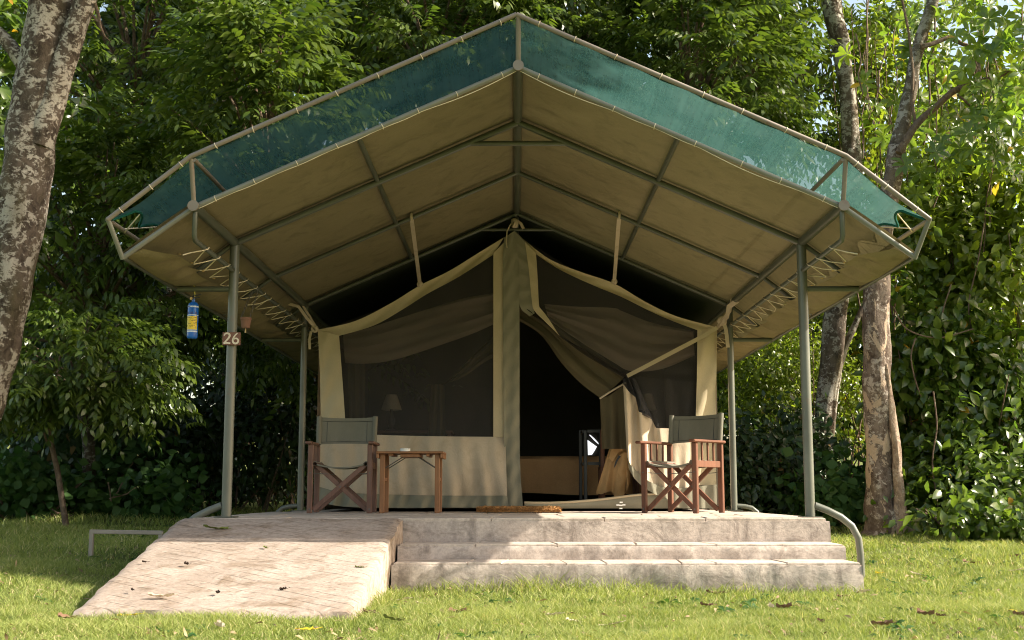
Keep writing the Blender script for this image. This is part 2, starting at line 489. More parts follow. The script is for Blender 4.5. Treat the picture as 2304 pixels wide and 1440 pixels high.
# ------------------------------------------------------------------ mesh building
class MB:
    def __init__(s):
        s.v = []
        s.f = []

    def add(s, vs, fs):
        o = len(s.v)
        s.v.extend([tuple(map(float, q)) for q in vs])
        s.f.extend([tuple(i + o for i in f) for f in fs])

    def box(s, c, d, rot=None, bev=0.0):
        hx, hy, hz = d[0] / 2, d[1] / 2, d[2] / 2
        vs, fs = [], []
        if bev <= 0:
            for sx in (-1, 1):
                for sy in (-1, 1):
                    for sz in (-1, 1):
                        vs.append(Vector((sx * hx, sy * hy, sz * hz)))
            fs = [(0, 1, 3, 2), (4, 6, 7, 5), (0, 4, 5, 1), (2, 3, 7, 6), (0, 2, 6, 4), (1, 5, 7, 3)]
        else:
            b = min(bev, hx * .9, hy * .9, hz * .9)
            idx = {}
            for sx in (-1, 1):
                for sy in (-1, 1):
                    for sz in (-1, 1):
                        for a in range(3):
                            q = [sx * (hx - b), sy * (hy - b), sz * (hz - b)]
                            q[a] += (sx, sy, sz)[a] * b
                            idx[(sx, sy, sz, a)] = len(vs)
                            vs.append(Vector(q))
            S = (-1, 1)
            for sg in S:
                fs.append([idx[(sg, y, z, 0)] for y, z in ((-1, -1), (1, -1), (1, 1), (-1, 1))][::sg])
                fs.append([idx[(x, sg, z, 1)] for x, z in ((-1, -1), (-1, 1), (1, 1), (1, -1))][::sg])
                fs.append([idx[(x, y, sg, 2)] for x, y in ((-1, -1), (1, -1), (1, 1), (-1, 1))][::sg])
            for a in S:
                for c2 in S:
                    fs.append([idx[(-1, a, c2, 1)], idx[(1, a, c2, 1)], idx[(1, a, c2, 2)], idx[(-1, a, c2, 2)]])
                    fs.append([idx[(a, -1, c2, 0)], idx[(a, 1, c2, 0)], idx[(a, 1, c2, 2)], idx[(a, -1, c2, 2)]])
                    fs.append([idx[(a, c2, -1, 0)], idx[(a, c2, 1, 0)], idx[(a, c2, 1, 1)], idx[(a, c2, -1, 1)]])
            for sx in S:
                for sy in S:
                    for sz in S:
                        fs.append([idx[(sx, sy, sz, k)] for k in range(3)])
        m = rot if rot is not None else Matrix.Identity(3)
        c = Vector(c)
        s.add([m @ q + c for q in vs], fs)
        return s

    def bar(s, a, b, wd, th, up=(0, 0, 1), bev=0.0):
        """a square bar from a to b, wd wide (across up) and th thick (along up)"""
        a, b = Vector(a), Vector(b)
        z = (b - a)
        L = z.length
        z.normalize()
        u = Vector(up)
        x = u.cross(z)
        if x.length < 1e-4:
            x = Vector((1, 0, 0)).cross(z)
        x.normalize()
        y = z.cross(x)
        m = Matrix((x, y, z)).transposed()
        return s.box((a + b) / 2, (wd, th, L), m, bev)

    def tube(s, pts, r, n=10, caps=True, closed=False):
        pts = [Vector(q) for q in pts]
        k = len(pts)
        rr = r if isinstance(r, (list, tuple, np.ndarray)) else [r] * k
        tang = []
        for i in range(k):
            if closed:
                tg = pts[(i + 1) % k] - pts[i - 1]
            else:
                tg = pts[min(i + 1, k - 1)] - pts[max(i - 1, 0)]
            tang.append(tg.normalized())
        ref = Vector((0, 0, 1)) if abs(tang[0].z) < 0.9 else Vector((1, 0, 0))
        x = tang[0].cross(ref).normalized()
        vs = []
        for i in range(k):
            x = (x - tang[i] * x.dot(tang[i]))
            if x.length < 1e-6:
                x = tang[i].orthogonal()
            x.normalize()
            y = tang[i].cross(x)
            for j in range(n):
                a = 2 * math.pi * j / n
                vs.append(pts[i] + (x * math.cos(a) + y * math.sin(a)) * rr[i])
        fs = []
        for i in range(k if closed else k - 1):
            i2 = (i + 1) % k
            for j in range(n):
                j2 = (j + 1) % n
                fs.append((i * n + j, i * n + j2, i2 * n + j2, i2 * n + j))
        if caps and not closed:
            fs.append(tuple(range(n))[::-1])
            fs.append(tuple((k - 1) * n + j for j in range(n)))
        s.add(vs, fs)
        return s

    def grid(s, fn, nu, nv, wrap=False):
        vs = [fn(i / nu, j / nv) for j in range(nv + 1) for i in range(nu + 1)]
        fs = [(j * (nu + 1) + i, j * (nu + 1) + i + 1, (j + 1) * (nu + 1) + i + 1, (j + 1) * (nu + 1) + i)
              for j in range(nv) for i in range(nu)]
        s.add(vs, fs)
        return s

    def lathe(s, prof, c=(0, 0, 0), n=20):
        vs, fs = [], []
        for (r, z) in prof:
            for j in range(n):
                a = 2 * math.pi * j / n
                vs.append((c[0] + r * math.cos(a), c[1] + r * math.sin(a), c[2] + z))
        k = len(prof)
        for i in range(k - 1):
            for j in range(n):
                j2 = (j + 1) % n
                fs.append((i * n + j, i * n + j2, (i + 1) * n + j2, (i + 1) * n + j))
        fs.append(tuple(range(n))[::-1])
        fs.append(tuple((k - 1) * n + j for j in range(n)))
        s.add(vs, fs)
        return s

    def prism(s, poly, z0, z1):
        """poly of (x, y) counter-clockwise, from z0 up to z1"""
        n = len(poly)
        vs = [(x, y, z0) for x, y in poly] + [(x, y, z1) for x, y in poly]
        fs = [tuple(range(n))[::-1], tuple(range(n, 2 * n))]
        fs += [(i, (i + 1) % n, n + (i + 1) % n, n + i) for i in range(n)]
        s.add(vs, fs)
        return s


def build(name, mb, mat, parent=None, smooth=False, off=None):
    me = bpy.data.meshes.new(name)
    vs = mb.v
    if off is not None:
        vs = [(a - off[0], b - off[1], c - off[2]) for a, b, c in vs]
    me.from_pydata(vs, [], mb.f)
    me.materials.append(mat)
    if smooth:
        me.polygons.foreach_set("use_smooth", [True] * len(me.polygons))
        try:
            me.set_sharp_from_angle(angle=R(50))
        except Exception:
            pass
    me.update()
    o = bpy.data.objects.new(name, me)
    col.objects.link(o)
    if parent is not None:
        o.parent = parent
    return o


def wpart(name, mb, mat, parent, smooth=False):
    """a part given in world coordinates, under a thing whose root is unrotated"""
    loc = parent.location
    p = parent.parent
    off = Vector(loc)
    while p is not None:
        off = off + p.location
        p = p.parent
    return build(name, mb, mat, parent, smooth, off)


def tag(o, label=None, cat=None, group=None, kind=None):
    if label:
        o["label"] = label
    if cat:
        o["category"] = cat
    if group:
        o["group"] = group
    if kind:
        o["kind"] = kind
    return o


def thing(name, loc, label, cat, group=None, rz=0.0):
    o = bpy.data.objects.new(name, None)
    o.empty_display_size = 0.2
    o.location = Vector([float(q) for q in loc])
    o.rotation_euler = (0, 0, rz)
    col.objects.link(o)
    return tag(o, label, cat, group)


def copy_tree(o, parent=None):
    c = o.copy()
    col.objects.link(c)
    c.parent = parent
    for ch in list(o.children):
        copy_tree(ch, c)
    return c


def np_mesh(name, V, T, tint, mat, parent=None, smooth=False):
    me = bpy.data.meshes.new(name)
    nv, nf = len(V), len(T)
    me.vertices.add(nv)
    me.vertices.foreach_set("co", np.ascontiguousarray(V, dtype=np.float32).ravel())
    me.loops.add(nf * 3)
    me.loops.foreach_set("vertex_index", np.ascontiguousarray(T, dtype=np.int32).ravel())
    me.polygons.add(nf)
    me.polygons.foreach_set("loop_start", np.arange(0, nf * 3, 3, dtype=np.int32))
    try:
        me.polygons.foreach_set("loop_total", np.full(nf, 3, dtype=np.int32))
    except Exception:
        pass
    if smooth:
        me.polygons.foreach_set("use_smooth", np.ones(nf, dtype=bool))
    a = me.attributes.new("tint", 'FLOAT', 'POINT')
    a.data.foreach_set("value", np.ascontiguousarray(tint, dtype=np.float32))
    me.materials.append(mat)
    me.update(calc_edges=True)
    me.validate()
    o = bpy.data.objects.new(name, me)
    col.objects.link(o)
    if parent is not None:
        o.parent = parent
    return o


# ------------------------------------------------------------------ leaf templates
def leaf6(L, W, droop=0.1, fold=0.12):
    V = np.array([(0, 0, 0), (-W * .46, .30 * L, fold * W), (W * .46, .30 * L, fold * W),
                  (-W * .36, .66 * L, fold * W - droop * L * .5), (W * .36, .66 * L, fold * W - droop * L * .5),
                  (0, L, -droop * L)], float)
    T = np.array([(0, 2, 1), (1, 2, 4), (1, 4, 3), (3, 4, 5)])
    return V, T


def leaf8(L, W, droop=0.15, fold=0.18, broad=0.42):
    b = broad
    V = np.array([(0, 0, 0), (-W * .5, b * L, fold * W), (W * .5, b * L, fold * W), (0, b * L, 0),
                  (-W * .38, (b + .3) * L, fold * W * .8 - droop * L * .5), (W * .38, (b + .3) * L, fold * W * .8 - droop * L * .5),
                  (0, (b + .3) * L, -droop * L * .5), (0, L, -droop * L)], float)
    T = np.array([(0, 3, 1), (0, 2, 3), (3, 6, 4), (3, 4, 1), (3, 2, 5), (3, 5, 6), (6, 7, 4), (6, 5, 7)])
    return V, T


def rot_to(d, up):
    d = d / np.linalg.norm(d)
    x = np.cross(d, up)
    if np.linalg.norm(x) < 1e-5:
        x = np.array([1., 0, 0])
    x /= np.linalg.norm(x)
    z = np.cross(x, d)
    return np.stack([x, d, z], 1)


def frond(n_pairs, rach, L, W, seed, droop=0.28):
    r = np.random.default_rng(seed)
    Vs, Ts, ids = [], [], []
    o = 0
    k = 0
    for i in range(n_pairs + 1):
        tt = (i + 0.6) / (n_pairs + 0.6)
        y = rach * tt
        z = -droop * rach * tt * tt
        sides = (-1, 1) if i < n_pairs else (0,)
        for sd in sides:
            lv, lt = leaf6(L * r.uniform(.8, 1.12) * (1 - .25 * abs(tt - .5)), W * r.uniform(.85, 1.15), r.uniform(.05, .25))
            if sd == 0:
                d = np.array([r.normal(0, .15), .8, -.7])
            else:
                d = np.array([sd * r.uniform(.55, .8), r.uniform(.25, .6), -r.uniform(.35, .85)])
            m = rot_to(d, np.array([sd * .35, .05, 1.0]) + r.normal(0, .22, 3))
            Vs.append(lv @ m.T + np.array([0, y, z]))
            Ts.append(lt + o)
            ids.append(np.full(len(lv), k))
            o += len(lv)
            k += 1
    return np.concatenate(Vs), np.concatenate(Ts), np.concatenate(ids)


def whorl(n, L, W, seed):
    r = np.random.default_rng(seed)
    Vs, Ts, ids = [], [], []
    o = 0
    for i in range(n):
        a = 2 * math.pi * i / n + r.uniform(-.2, .2)
        lv, lt = leaf8(L * r.uniform(.75, 1.1), W * r.uniform(.85, 1.1), r.uniform(.15, .4), .15, .55)
        d = np.array([math.cos(a), r.uniform(.1, .5), math.sin(a) * 1.0])
        m = rot_to(d, np.array([0, 1.0, 0.0]) + r.normal(0, .2, 3))
        Vs.append(lv @ m.T)
        Ts.append(lt + o)
        ids.append(np.full(len(lv), i))
        o += len(lv)
    return np.concatenate(Vs), np.concatenate(Ts), np.concatenate(ids)


def single(L, W, kind=8, droop=.15, fold=.18, broad=.42):
    V, T = (leaf8(L, W, droop, fold, broad) if kind == 8 else leaf6(L, W, droop, fold))
    return V, T, np.zeros(len(V), int)


def instance(tpl, pos, dirs, ups, scale, r):
    """many copies of a template as one vertex and triangle array"""
    V, T, ids = tpl
    n = len(pos)
    d = dirs / np.maximum(1e-6, np.linalg.norm(dirs, axis=1, keepdims=True))
    x = np.cross(d, ups)
    x /= np.maximum(1e-6, np.linalg.norm(x, axis=1, keepdims=True))
    z = np.cross(x, d)
    A = np.stack([x, d, z], 2) * scale[:, None, None]
    out = np.einsum('nij,vj->nvi', A, V) + pos[:, None, :]
    nv = len(V)
    TT = T[None] + (np.arange(n) * nv)[:, None, None]
    base = r.uniform(0, 1, n)
    per = r.uniform(0, 1, (n, ids.max() + 1))
    tint = (0.45 * base[:, None] + 0.55 * per)[:, ids]
    odd = r.uniform(0, 1, per.shape) > 0.988
    tint = np.where(odd[:, ids], 1.0, tint * 0.92)
    return out.reshape(-1, 3), TT.reshape(-1, 3), tint.ravel()


def merge(parts):
    Vs, Ts, Cs = [], [], []
    o = 0
    for V, T, c in parts:
        Vs.append(V)
        Ts.append(T + o)
        Cs.append(c)
        o += len(V)
    return np.concatenate(Vs), np.concatenate(Ts), np.concatenate(Cs)


FRONDS = [frond(5, .46, .165, .056, 11), frond(6, .54, .155, .052, 12), frond(4, .40, .175, .060, 13)]
WHORLS = [whorl(7, .24, .075, 21), whorl(8, .21, .068, 22)]


def boughs(center, rad, nb, nf, tpls, r, fmin=0.35, spread=0.42, front=0.5, sc=(.8, 1.2), zmin=None, thin=0.28):
    """leafy boughs that reach from the crown's axis to its skin; returns leaf arrays and limb paths"""
    c = np.array(center, float)
    rad = np.array(rad, float)
    parts, limbs = [], []
    for b in range(nb):
        while True:
            d = r.normal(0, 1, 3)
            d /= np.linalg.norm(d)
            if d[1] > 0 and r.uniform() < front:
                d[1] *= -1
            if d[2] > -0.75:
                break
        tip = c + d * rad * r.uniform(.8, 1.05)
        if zmin is not None and tip[2] < zmin:
            tip[2] = zmin + r.uniform(0, .4)
        st = c + np.array([0, 0, -rad[2] * .5 + d[2] * rad[2] * .5]) * .8
        st[:2] += d[:2] * rad[:2] * .1
        out = tip - st
        L = np.linalg.norm(out)
        out /= L
        lat = np.cross(out, [0, 0, 1])
        lat /= max(1e-4, np.linalg.norm(lat))
        mid = (st + tip) / 2 + np.array([0, 0, .12 * L])
        limbs.append((st, mid, tip))
        n = max(4, int(nf * (0.5 + L / 2.2) * r.uniform(.7, 1.2)))
        u = fmin + (1.03 - fmin) * np.sqrt(r.uniform(0, 1, n))
        s1 = r.normal(0, spread, n) * (1.25 - .55 * u)
        path = ((1 - u) ** 2)[:, None] * st + (2 * u * (1 - u))[:, None] * mid + (u ** 2)[:, None] * tip
        pos = path + lat[None] * s1[:, None] + r.normal(0, thin * .42, (n, 3)) * np.array([.6, .6, 1.0])
        pos[:, 2] -= .22 * s1 ** 2 + .10 * u
        dirs = out[None] * .8 + lat[None] * (np.sign(s1) * r.uniform(.2, 1.1, n))[:, None] + r.normal(0, .3, (n, 3))
        dirs[:, 2] -= r.uniform(.05, .55, n)
        ups = np.tile(np.array([0, 0, 1.0]), (n, 1)) + r.normal(0, .22, (n, 3))
        k = r.integers(0, len(tpls), n)
        for i, tp in enumerate(tpls):
            q = k == i
            if q.any():
                parts.append(instance(tp, pos[q], dirs[q], ups[q], r.uniform(sc[0], sc[1], q.sum()), r))
    return parts, limbs


def leaf_mass(cs, tpl, r, out=(.55, -.65, .6), down=.5, scale=(.7, 1.6)):
    """leaves spread through ellipsoids, facing outwards; cs = (centre, radii, count)"""
    parts = []
    for c0, rr, n in cs:
        d = r.normal(0, 1, (n, 3))
        d /= np.linalg.norm(d, axis=1, keepdims=True)
        # clumps: leaves gather on sprays
        k = max(4, n // 34)
        dk = r.normal(0, 1, (k, 3))
        dk /= np.linalg.norm(dk, axis=1, keepdims=True)
        rk = r.uniform(.4, 1.1, k)
        which = r.integers(0, k, n)
        pos = np.array(c0) + (dk[which] * rk[which][:, None]) * np.array(rr) + r.normal(0, 1, (n, 3)) * np.array([.17, .12, .15])
        ups = dk[which] * .8 + np.array(out)[None] * .6 + r.normal(0, .45, (n, 3)) + np.array([0, 0, .35])
        dirs = r.normal(0, .7, (n, 3)) + np.array([0, -.2, -down])[None] + dk[which] * .3
        q = pos[:, 2] > gz(pos[:, 0], pos[:, 1]) + .03
        parts.append(instance(tpl, pos[q], dirs[q], ups[q], r.uniform(scale[0], scale[1], q.sum()), r))
    return parts


def limb_mesh(limbs, r0, r1, n=6):
    mb = MB()
    for st, mid, tip in limbs:
        pts = []
        for i in range(6):
            u = i / 5
            pts.append((1 - u) ** 2 * st + 2 * u * (1 - u) * mid + u * u * tip)
        mb.tube(pts, [r0 + (r1 - r0) * i / 5 for i in range(6)], n)
    return mb


def trunk_px(ctrl, Y, seed, n=22, wob=0.02, sub=3):
    """trunk tube from pixel centre/width samples at depth Y, lumpy"""
    r = np.random.default_rng(seed)
    pts, rad = [], []
    for i in range(len(ctrl) - 1):
        for k in range(sub):
            t = k / sub
            x = ctrl[i][0] * (1 - t) + ctrl[i + 1][0] * t
            y = ctrl[i][1] * (1 - t) + ctrl[i + 1][1] * t
            wd = ctrl[i][2] * (1 - t) + ctrl[i + 1][2] * t
            pts.append(P(x, y, Y))
            rad.append(wd * Y / F_PX / 2)
    pts.append(P(ctrl[-1][0], ctrl[-1][1], Y))
    rad.append(ctrl[-1][2] * Y / F_PX / 2)
    mb = MB()
    mb.tube(pts, rad, n)
    ph = r.uniform(0, 6, 6)
    vs = []
    k = len(pts)
    for i, q in enumerate(mb.v):
        ring = min(i // n, k - 1)
        c = pts[ring]
        a = 2 * math.pi * (i % n) / n
        f = 1 + wob * 2.2 * math.sin(3 * a + ph[0] + ring * .35) + wob * 1.6 * math.sin(5 * a + ph[1] - ring * .6) + wob * 2 * math.sin(ring * 1.1 + ph[2] + a)
        v = Vector(q) - Vector(c)
        vs.append(tuple(Vector(c) + v * f))
    mb.v = vs
    return mb, pts, rad


# ------------------------------------------------------------------ ground and lawn
CX = 0.025                                 # x of the shelter's ridge
gx = np.concatenate([np.linspace(-70, -8, 14)[:-1], np.linspace(-8, 8, 65), np.linspace(8, 70, 14)[1:]])
gy = np.concatenate([np.linspace(-45, 2, 14)[:-1], np.linspace(2, 20, 73), np.linspace(20, 90, 16)[1:]])
GX, GY = np.meshgrid(gx, gy)
GZ = gz(GX, GY)
mb = MB()
nx = len(gx)
mb.add(np.stack([GX.ravel(), GY.ravel(), GZ.ravel()], 1),
       [(j * nx + i, j * nx + i + 1, (j + 1) * nx + i + 1, (j + 1) * nx + i) for j in range(len(gy) - 1) for i in range(nx - 1)])
ground = build("ground", mb, M['soil'], None, True)
tag(ground, "soil under the lawn, rising gently towards the trees", None, None, "structure")


def grass_patch(n, x0, x1, y0, y1, h0, h1, wd, r):
    x = r.uniform(x0, x1, n)
    y = r.uniform(y0, y1, n)
    keep = ~((x > -2.36) & (x < 2.24) & (y > 7.98) & (y < 16.5))
    keep &= ~((x > -2.27 - .066 * (y - 6.2)) & (x < -0.81) & (y > 6.22 - .12 * (x + 2.27)) & (y < 9))
    keep &= ~((x > -0.85) & (x < 2.27) & (y > 7.93) & (y < 9))
    keep &= np.abs(x) < 0.47 * y + .3
    pn = np.sin(x * 2.1 + 1.3 * np.sin(y * 1.7)) * np.sin(y * 2.6 + np.cos(x * 1.9))
    keep &= r.uniform(0, 1, n) < 0.80 + .14 * pn + .16 * np.sin(x * 5.3 + 2 * np.sin(y * 3.1)) * np.sin(y * 6.1 + 1.5 * np.sin(x * 4.3))
    x, y, pn = x[keep], y[keep], pn[keep]
    n = len(x)
    z = gz(x, y) - .004
    h = r.uniform(h0, h1, n) * (1 + .35 * pn) * (1 + .25 * np.sin(x * 6.7 + y * 2.9) * np.sin(y * 7.9 - x * 3))
    near = ((x > -.95) & (x < 2.45) & (y > 7.72) & (y < 7.98)) | ((np.abs(x + .76) < .07) & (y > 6.6) & (y < 8)) | ((x > 2.25) & (x < 2.4) & (y > 7.7) & (y < 8.9))
    h = np.where(near, h * r.uniform(1.0, 2.3, n), h)
    a = r.uniform(0, 2 * math.pi, n)
    ln = r.uniform(.1, 1.9, n) ** 1.2 * h
    la = r.uniform(0, 2 * math.pi, n)
    wx, wy = np.cos(a) * wd * .5, np.sin(a) * wd * .5
    dx, dy = np.cos(la) * ln, np.sin(la) * ln
    p = np.stack([x, y, z], 1)
    V = np.stack([p - np.stack([wx, wy, 0 * x], 1), p + np.stack([wx, wy, 0 * x], 1),
                  p + np.stack([dx * .4 - wx * .7, dy * .4 - wy * .7, h * .6], 1), p + np.stack([dx * .4 + wx * .7, dy * .4 + wy * .7, h * .6], 1),
                  p + np.stack([dx, dy, h], 1)], 1)
    T = np.array([(0, 1, 3), (0, 3, 2), (2, 3, 4)])[None] + (np.arange(n) * 5)[:, None, None]
    p2 = np.sin(x * 5.3 + 2 * np.sin(y * 3.1)) * np.sin(y * 6.1 + 1.5 * np.sin(x * 4.3))
    tint = np.clip(.45 + .16 * pn + .16 * p2 + r.normal(0, .24, n), 0, .92)
    tint = np.where(r.uniform(0, 1, n) > .93, 1.0, tint)
    return V.reshape(-1, 3), T.reshape(-1, 3), np.repeat(tint, 5)


gp = [grass_patch(120000, -2.9, 2.9, 4.9, 7.0, .022, .050, .0042, rng),
      grass_patch(95000, -4.2, 4.2, 7.0, 9.8, .025, .055, .0055, rng),
      grass_patch(62000, -6, 6.5, 9.8, 14.0, .03, .07, .009, rng),
      grass_patch(22000, -7.5, 8.0, 14.0, 18.0, .04, .11, .014, rng)]
V, T, c = merge(gp)
grass = np_mesh("grass", V, T, c, M['grass'])
tag(grass, "short trodden green lawn around the concrete steps and ramp", None, None, "stuff")

# ------------------------------------------------------------------ platform, steps, ramp
DZ = 0.455


def rough_block(x0, x1, y0, y1, z0, z1, seed, nx=60, ny=6, nz=6, chip=0.014, edge=0.018):
    """a cast block whose front top edge is worn and chipped: front, top and both ends as one skin"""
    r = np.random.default_rng(seed)
    ph = r.uniform(0, 6.28, 12)

    def wob(a, b):
        return (math.sin(a * 2.7 + ph[0]) * math.sin(b * 3.1 + ph[1]) + .6 * math.sin(a * 7.3 + ph[2] + b * 2) + .5 * math.sin(a * 17.1 + ph[3]) * math.sin(b * 13 + ph[4]) + .4 * math.sin(a * 41 + ph[5]))
    chips = r.uniform(0, 1, nx + 1)
    chips = np.where(chips > .72, (chips - .72) * 3.2, 0) * chip
    mb = MB()

    def front(u, v):
        x = x0 + (x1 - x0) * u
        i = min(nx, int(round(u * nx)))
        z = z0 + (z1 - z0) * v
        y = y0 + .005 * wob(x, z * 3) - .006 * (1 - v)
        if v > .99:
            z -= .002 + chips[i] * .8 + abs(.002 * wob(x * 2, 1))
            y += edge * .5
        elif v > .8:
            y += chips[i] * .7
        return (x, y, z)
    mb.grid(front, nx, nz)

    def top(u, v):
        x = x0 + (x1 - x0) * u
        i = min(nx, int(round(u * nx)))
        y = y0 + edge * .5 + .005 * wob(x, z1 * 3) + (y1 - y0 - edge * .5) * v
        z = z1 + .002 * wob(x, y * 2)
        if v < .01:
            z = z1 - .002 - chips[i] * .8 - abs(.002 * wob(x * 2, 1))
            y = y0 + edge * .5 + .005 * wob(x, z1 * 3)
        return (x, y, z)
    mb.grid(top, nx, ny)
    for xx in (x0, x1):
        mb.grid(lambda u, v: (xx + (.004 * wob(u * 3, v * 2) if 0 < u < 1 else 0), y0 + .006 + (y1 - y0 - .006) * u, z0 + (z1 - z0 - .004) * v), 8, 4)
    mb.grid(lambda u, v: (x0 + (x1 - x0) * u, y1, z0 + (z1 - z0) * v), 2, 2)
    return mb


def stones(parent, x0, x1, ys, z, th, seed, wmin, wmax, jit=.03, gap=.006):
    """flagstones laid in courses, each a part of its own"""
    r = random.Random(seed)
    for k in range(len(ys) - 1):
        ya, yb = ys[k], ys[k + 1]
        cuts = [x0]
        while cuts[-1] < x1 - wmin:
            cuts.append(min(x1, cuts[-1] + r.uniform(wmin, wmax)))
        if x1 - cuts[-1] > .001:
            cuts[-1] = x1
        sl_ = [0.0 if i in (0, len(cuts) - 1) else r.uniform(-jit, jit) for i in range(len(cuts))]
        for i in range(len(cuts) - 1):
            a0, b0 = cuts[i] + gap / 2, cuts[i + 1] - gap / 2
            a1, b1 = a0 + sl_[i], b0 + sl_[i + 1]
            yf = ya + gap / 2 + r.uniform(0, .006)
            ym = yb - gap / 2
            up = r.uniform(-.003, .003)
            n = 4
            poly = []
            for t in range(n):
                poly.append((a0 + (b0 - a0) * t / n, yf + r.uniform(0, .005)))
            poly.append((b0, yf))
            poly.append((b0 * .5 + b1 * .5 + r.uniform(-.004, .004), (yf + ym) / 2))
            poly.append((b1, ym))
            poly.append((a1, ym))
            poly.append((a0 * .5 + a1 * .5 + r.uniform(-.004, .004), (yf + ym) / 2))
            mb = MB()
            cxp = sum(p[0] for p in poly) / len(poly)
            cyp = sum(p[1] for p in poly) / len(poly)
            m_ = len(poly)
            ins = [(cxp + (px_ - cxp) * .97, cyp + (py_ - cyp) * .97) for px_, py_ in poly]
            vs = [(a, b, z - .012) for a, b in poly] + [(a, b, z + th * .6 + up) for a, b in poly] + [(a, b, z + th + up + r.uniform(-.0015, .0015)) for a, b in ins]
            fs = [(q, (q + 1) % m_, m_ + (q + 1) % m_, m_ + q) for q in range(m_)]
            fs += [(m_ + q, m_ + (q + 1) % m_, 2 * m_ + (q + 1) % m_, 2 * m_ + q) for q in range(m_)]
            fs.append(tuple(range(2 * m_, 3 * m_)))
            mb.add(vs, fs)
            wpart("paving_stone", mb, M['stone'], parent)


platform = thing("concrete_platform", (CX, 8.7, 0), "raised concrete platform paved with flagstones under the tent", "platform")
wpart("slab", rough_block(-2.38, 2.29, 8.68, 16.4, -.05, DZ - .018, 3, 90, 10), M['conc'], platform, True)
stones(platform, -2.36, 2.27, [8.70, 9.18, 9.70, 10.25, 10.85, 11.5], DZ - .020, .020, 5, .42, .85)

steps = thing("concrete_steps", (.72, 8.2, 0), "two weathered concrete steps leading up to the platform beside the ramp", "steps")
lo = wpart("lower_step", rough_block(-.81, 2.285, 7.88, 8.66, -.06, .172, 8, 90), M['conc'], steps, True)
hi = wpart("upper_step", rough_block(-.81, 2.288, 8.29, 8.67, .15, .276, 9, 90), M['conc'], steps, True)
stones(lo, -.80, 2.275, [7.893, 8.285], .172 - .004, .014, 15, .22, .50, .05)
stones(hi, -.80, 2.278, [8.303, 8.672], .276 - .004, .014, 16, .40, .75, .07)

ramp = thing("access_ramp", (-1.6, 7.6, 0), "sloping concrete ramp with scored surface left of the steps", "ramp")


def ramp_top(u, v):
    xl_ = -2.27 - .165 * v
    x = xl_ + (-.82 - xl_) * u
    yb = 6.20 - .17 * u
    y = yb + (8.672 - yb) * v
    z = .040 + (DZ - .002 - .040) * v ** 0.98
    e = min(u, 1 - u)
    z -= .012 * math.exp(-e * 110) - .004 * math.sin(x * 9) * math.sin(y * 7) * .6
    if e < .001:
        x += .006 * math.sin(y * 11) + .004 * math.sin(y * 29)
    if v < .001:
        y += .02 * math.sin(x * 6) + .012 * math.sin(x * 19)
        z -= .03
    return (x, y, z)


mb = MB()
mb.grid(ramp_top, 48, 60)
for sx in (0, 1):
    mb.grid(lambda u, v: tuple(np.array(ramp_top(float(sx), u)) * (1, 1, 0) + np.array([0.010 * math.sin(u * 25 + v * 4) * (0 < v < 1), 0, -.05 + (ramp_top(float(sx), u)[2] + .05) * v])), 40, 4)
mb.grid(lambda u, v: tuple(np.array(ramp_top(u, 0.0)) * (1, 1, 0) + np.array([0, 0, -.05 + (ramp_top(u, 0.0)[2] + .05) * v])), 30, 2)
wpart("ramp_body", mb, M['conc_ramp'], ramp, True)

# ------------------------------------------------------------------ shelter frame of steel tube
YF, YP, Y2, YB, YR, YE = 7.70, 8.85, 10.30, 11.90, 15.2, 16.2      # front edge, posts, truss, posts, posts, rear edge
ZR, ZE, HX = 3.51, 2.535, 2.17              # ridge, eave beam, half width
OX, OZ = 2.635, 2.19                        # outer corner
UF = 7.56                                   # upper frame sits a little further forward
UR, UE, UOX, UOZ = 3.83, 2.845, 2.70, 2.415
frame = thing("shelter_frame", (CX, YP, DZ), "grey green steel pipe frame carrying the canvas roof over the tent", "frame")


def ft(name, pts, r, mat='steel', n=12, parent=None):
    return wpart(name, MB().tube(pts, r, n), M[mat], parent or frame, True)


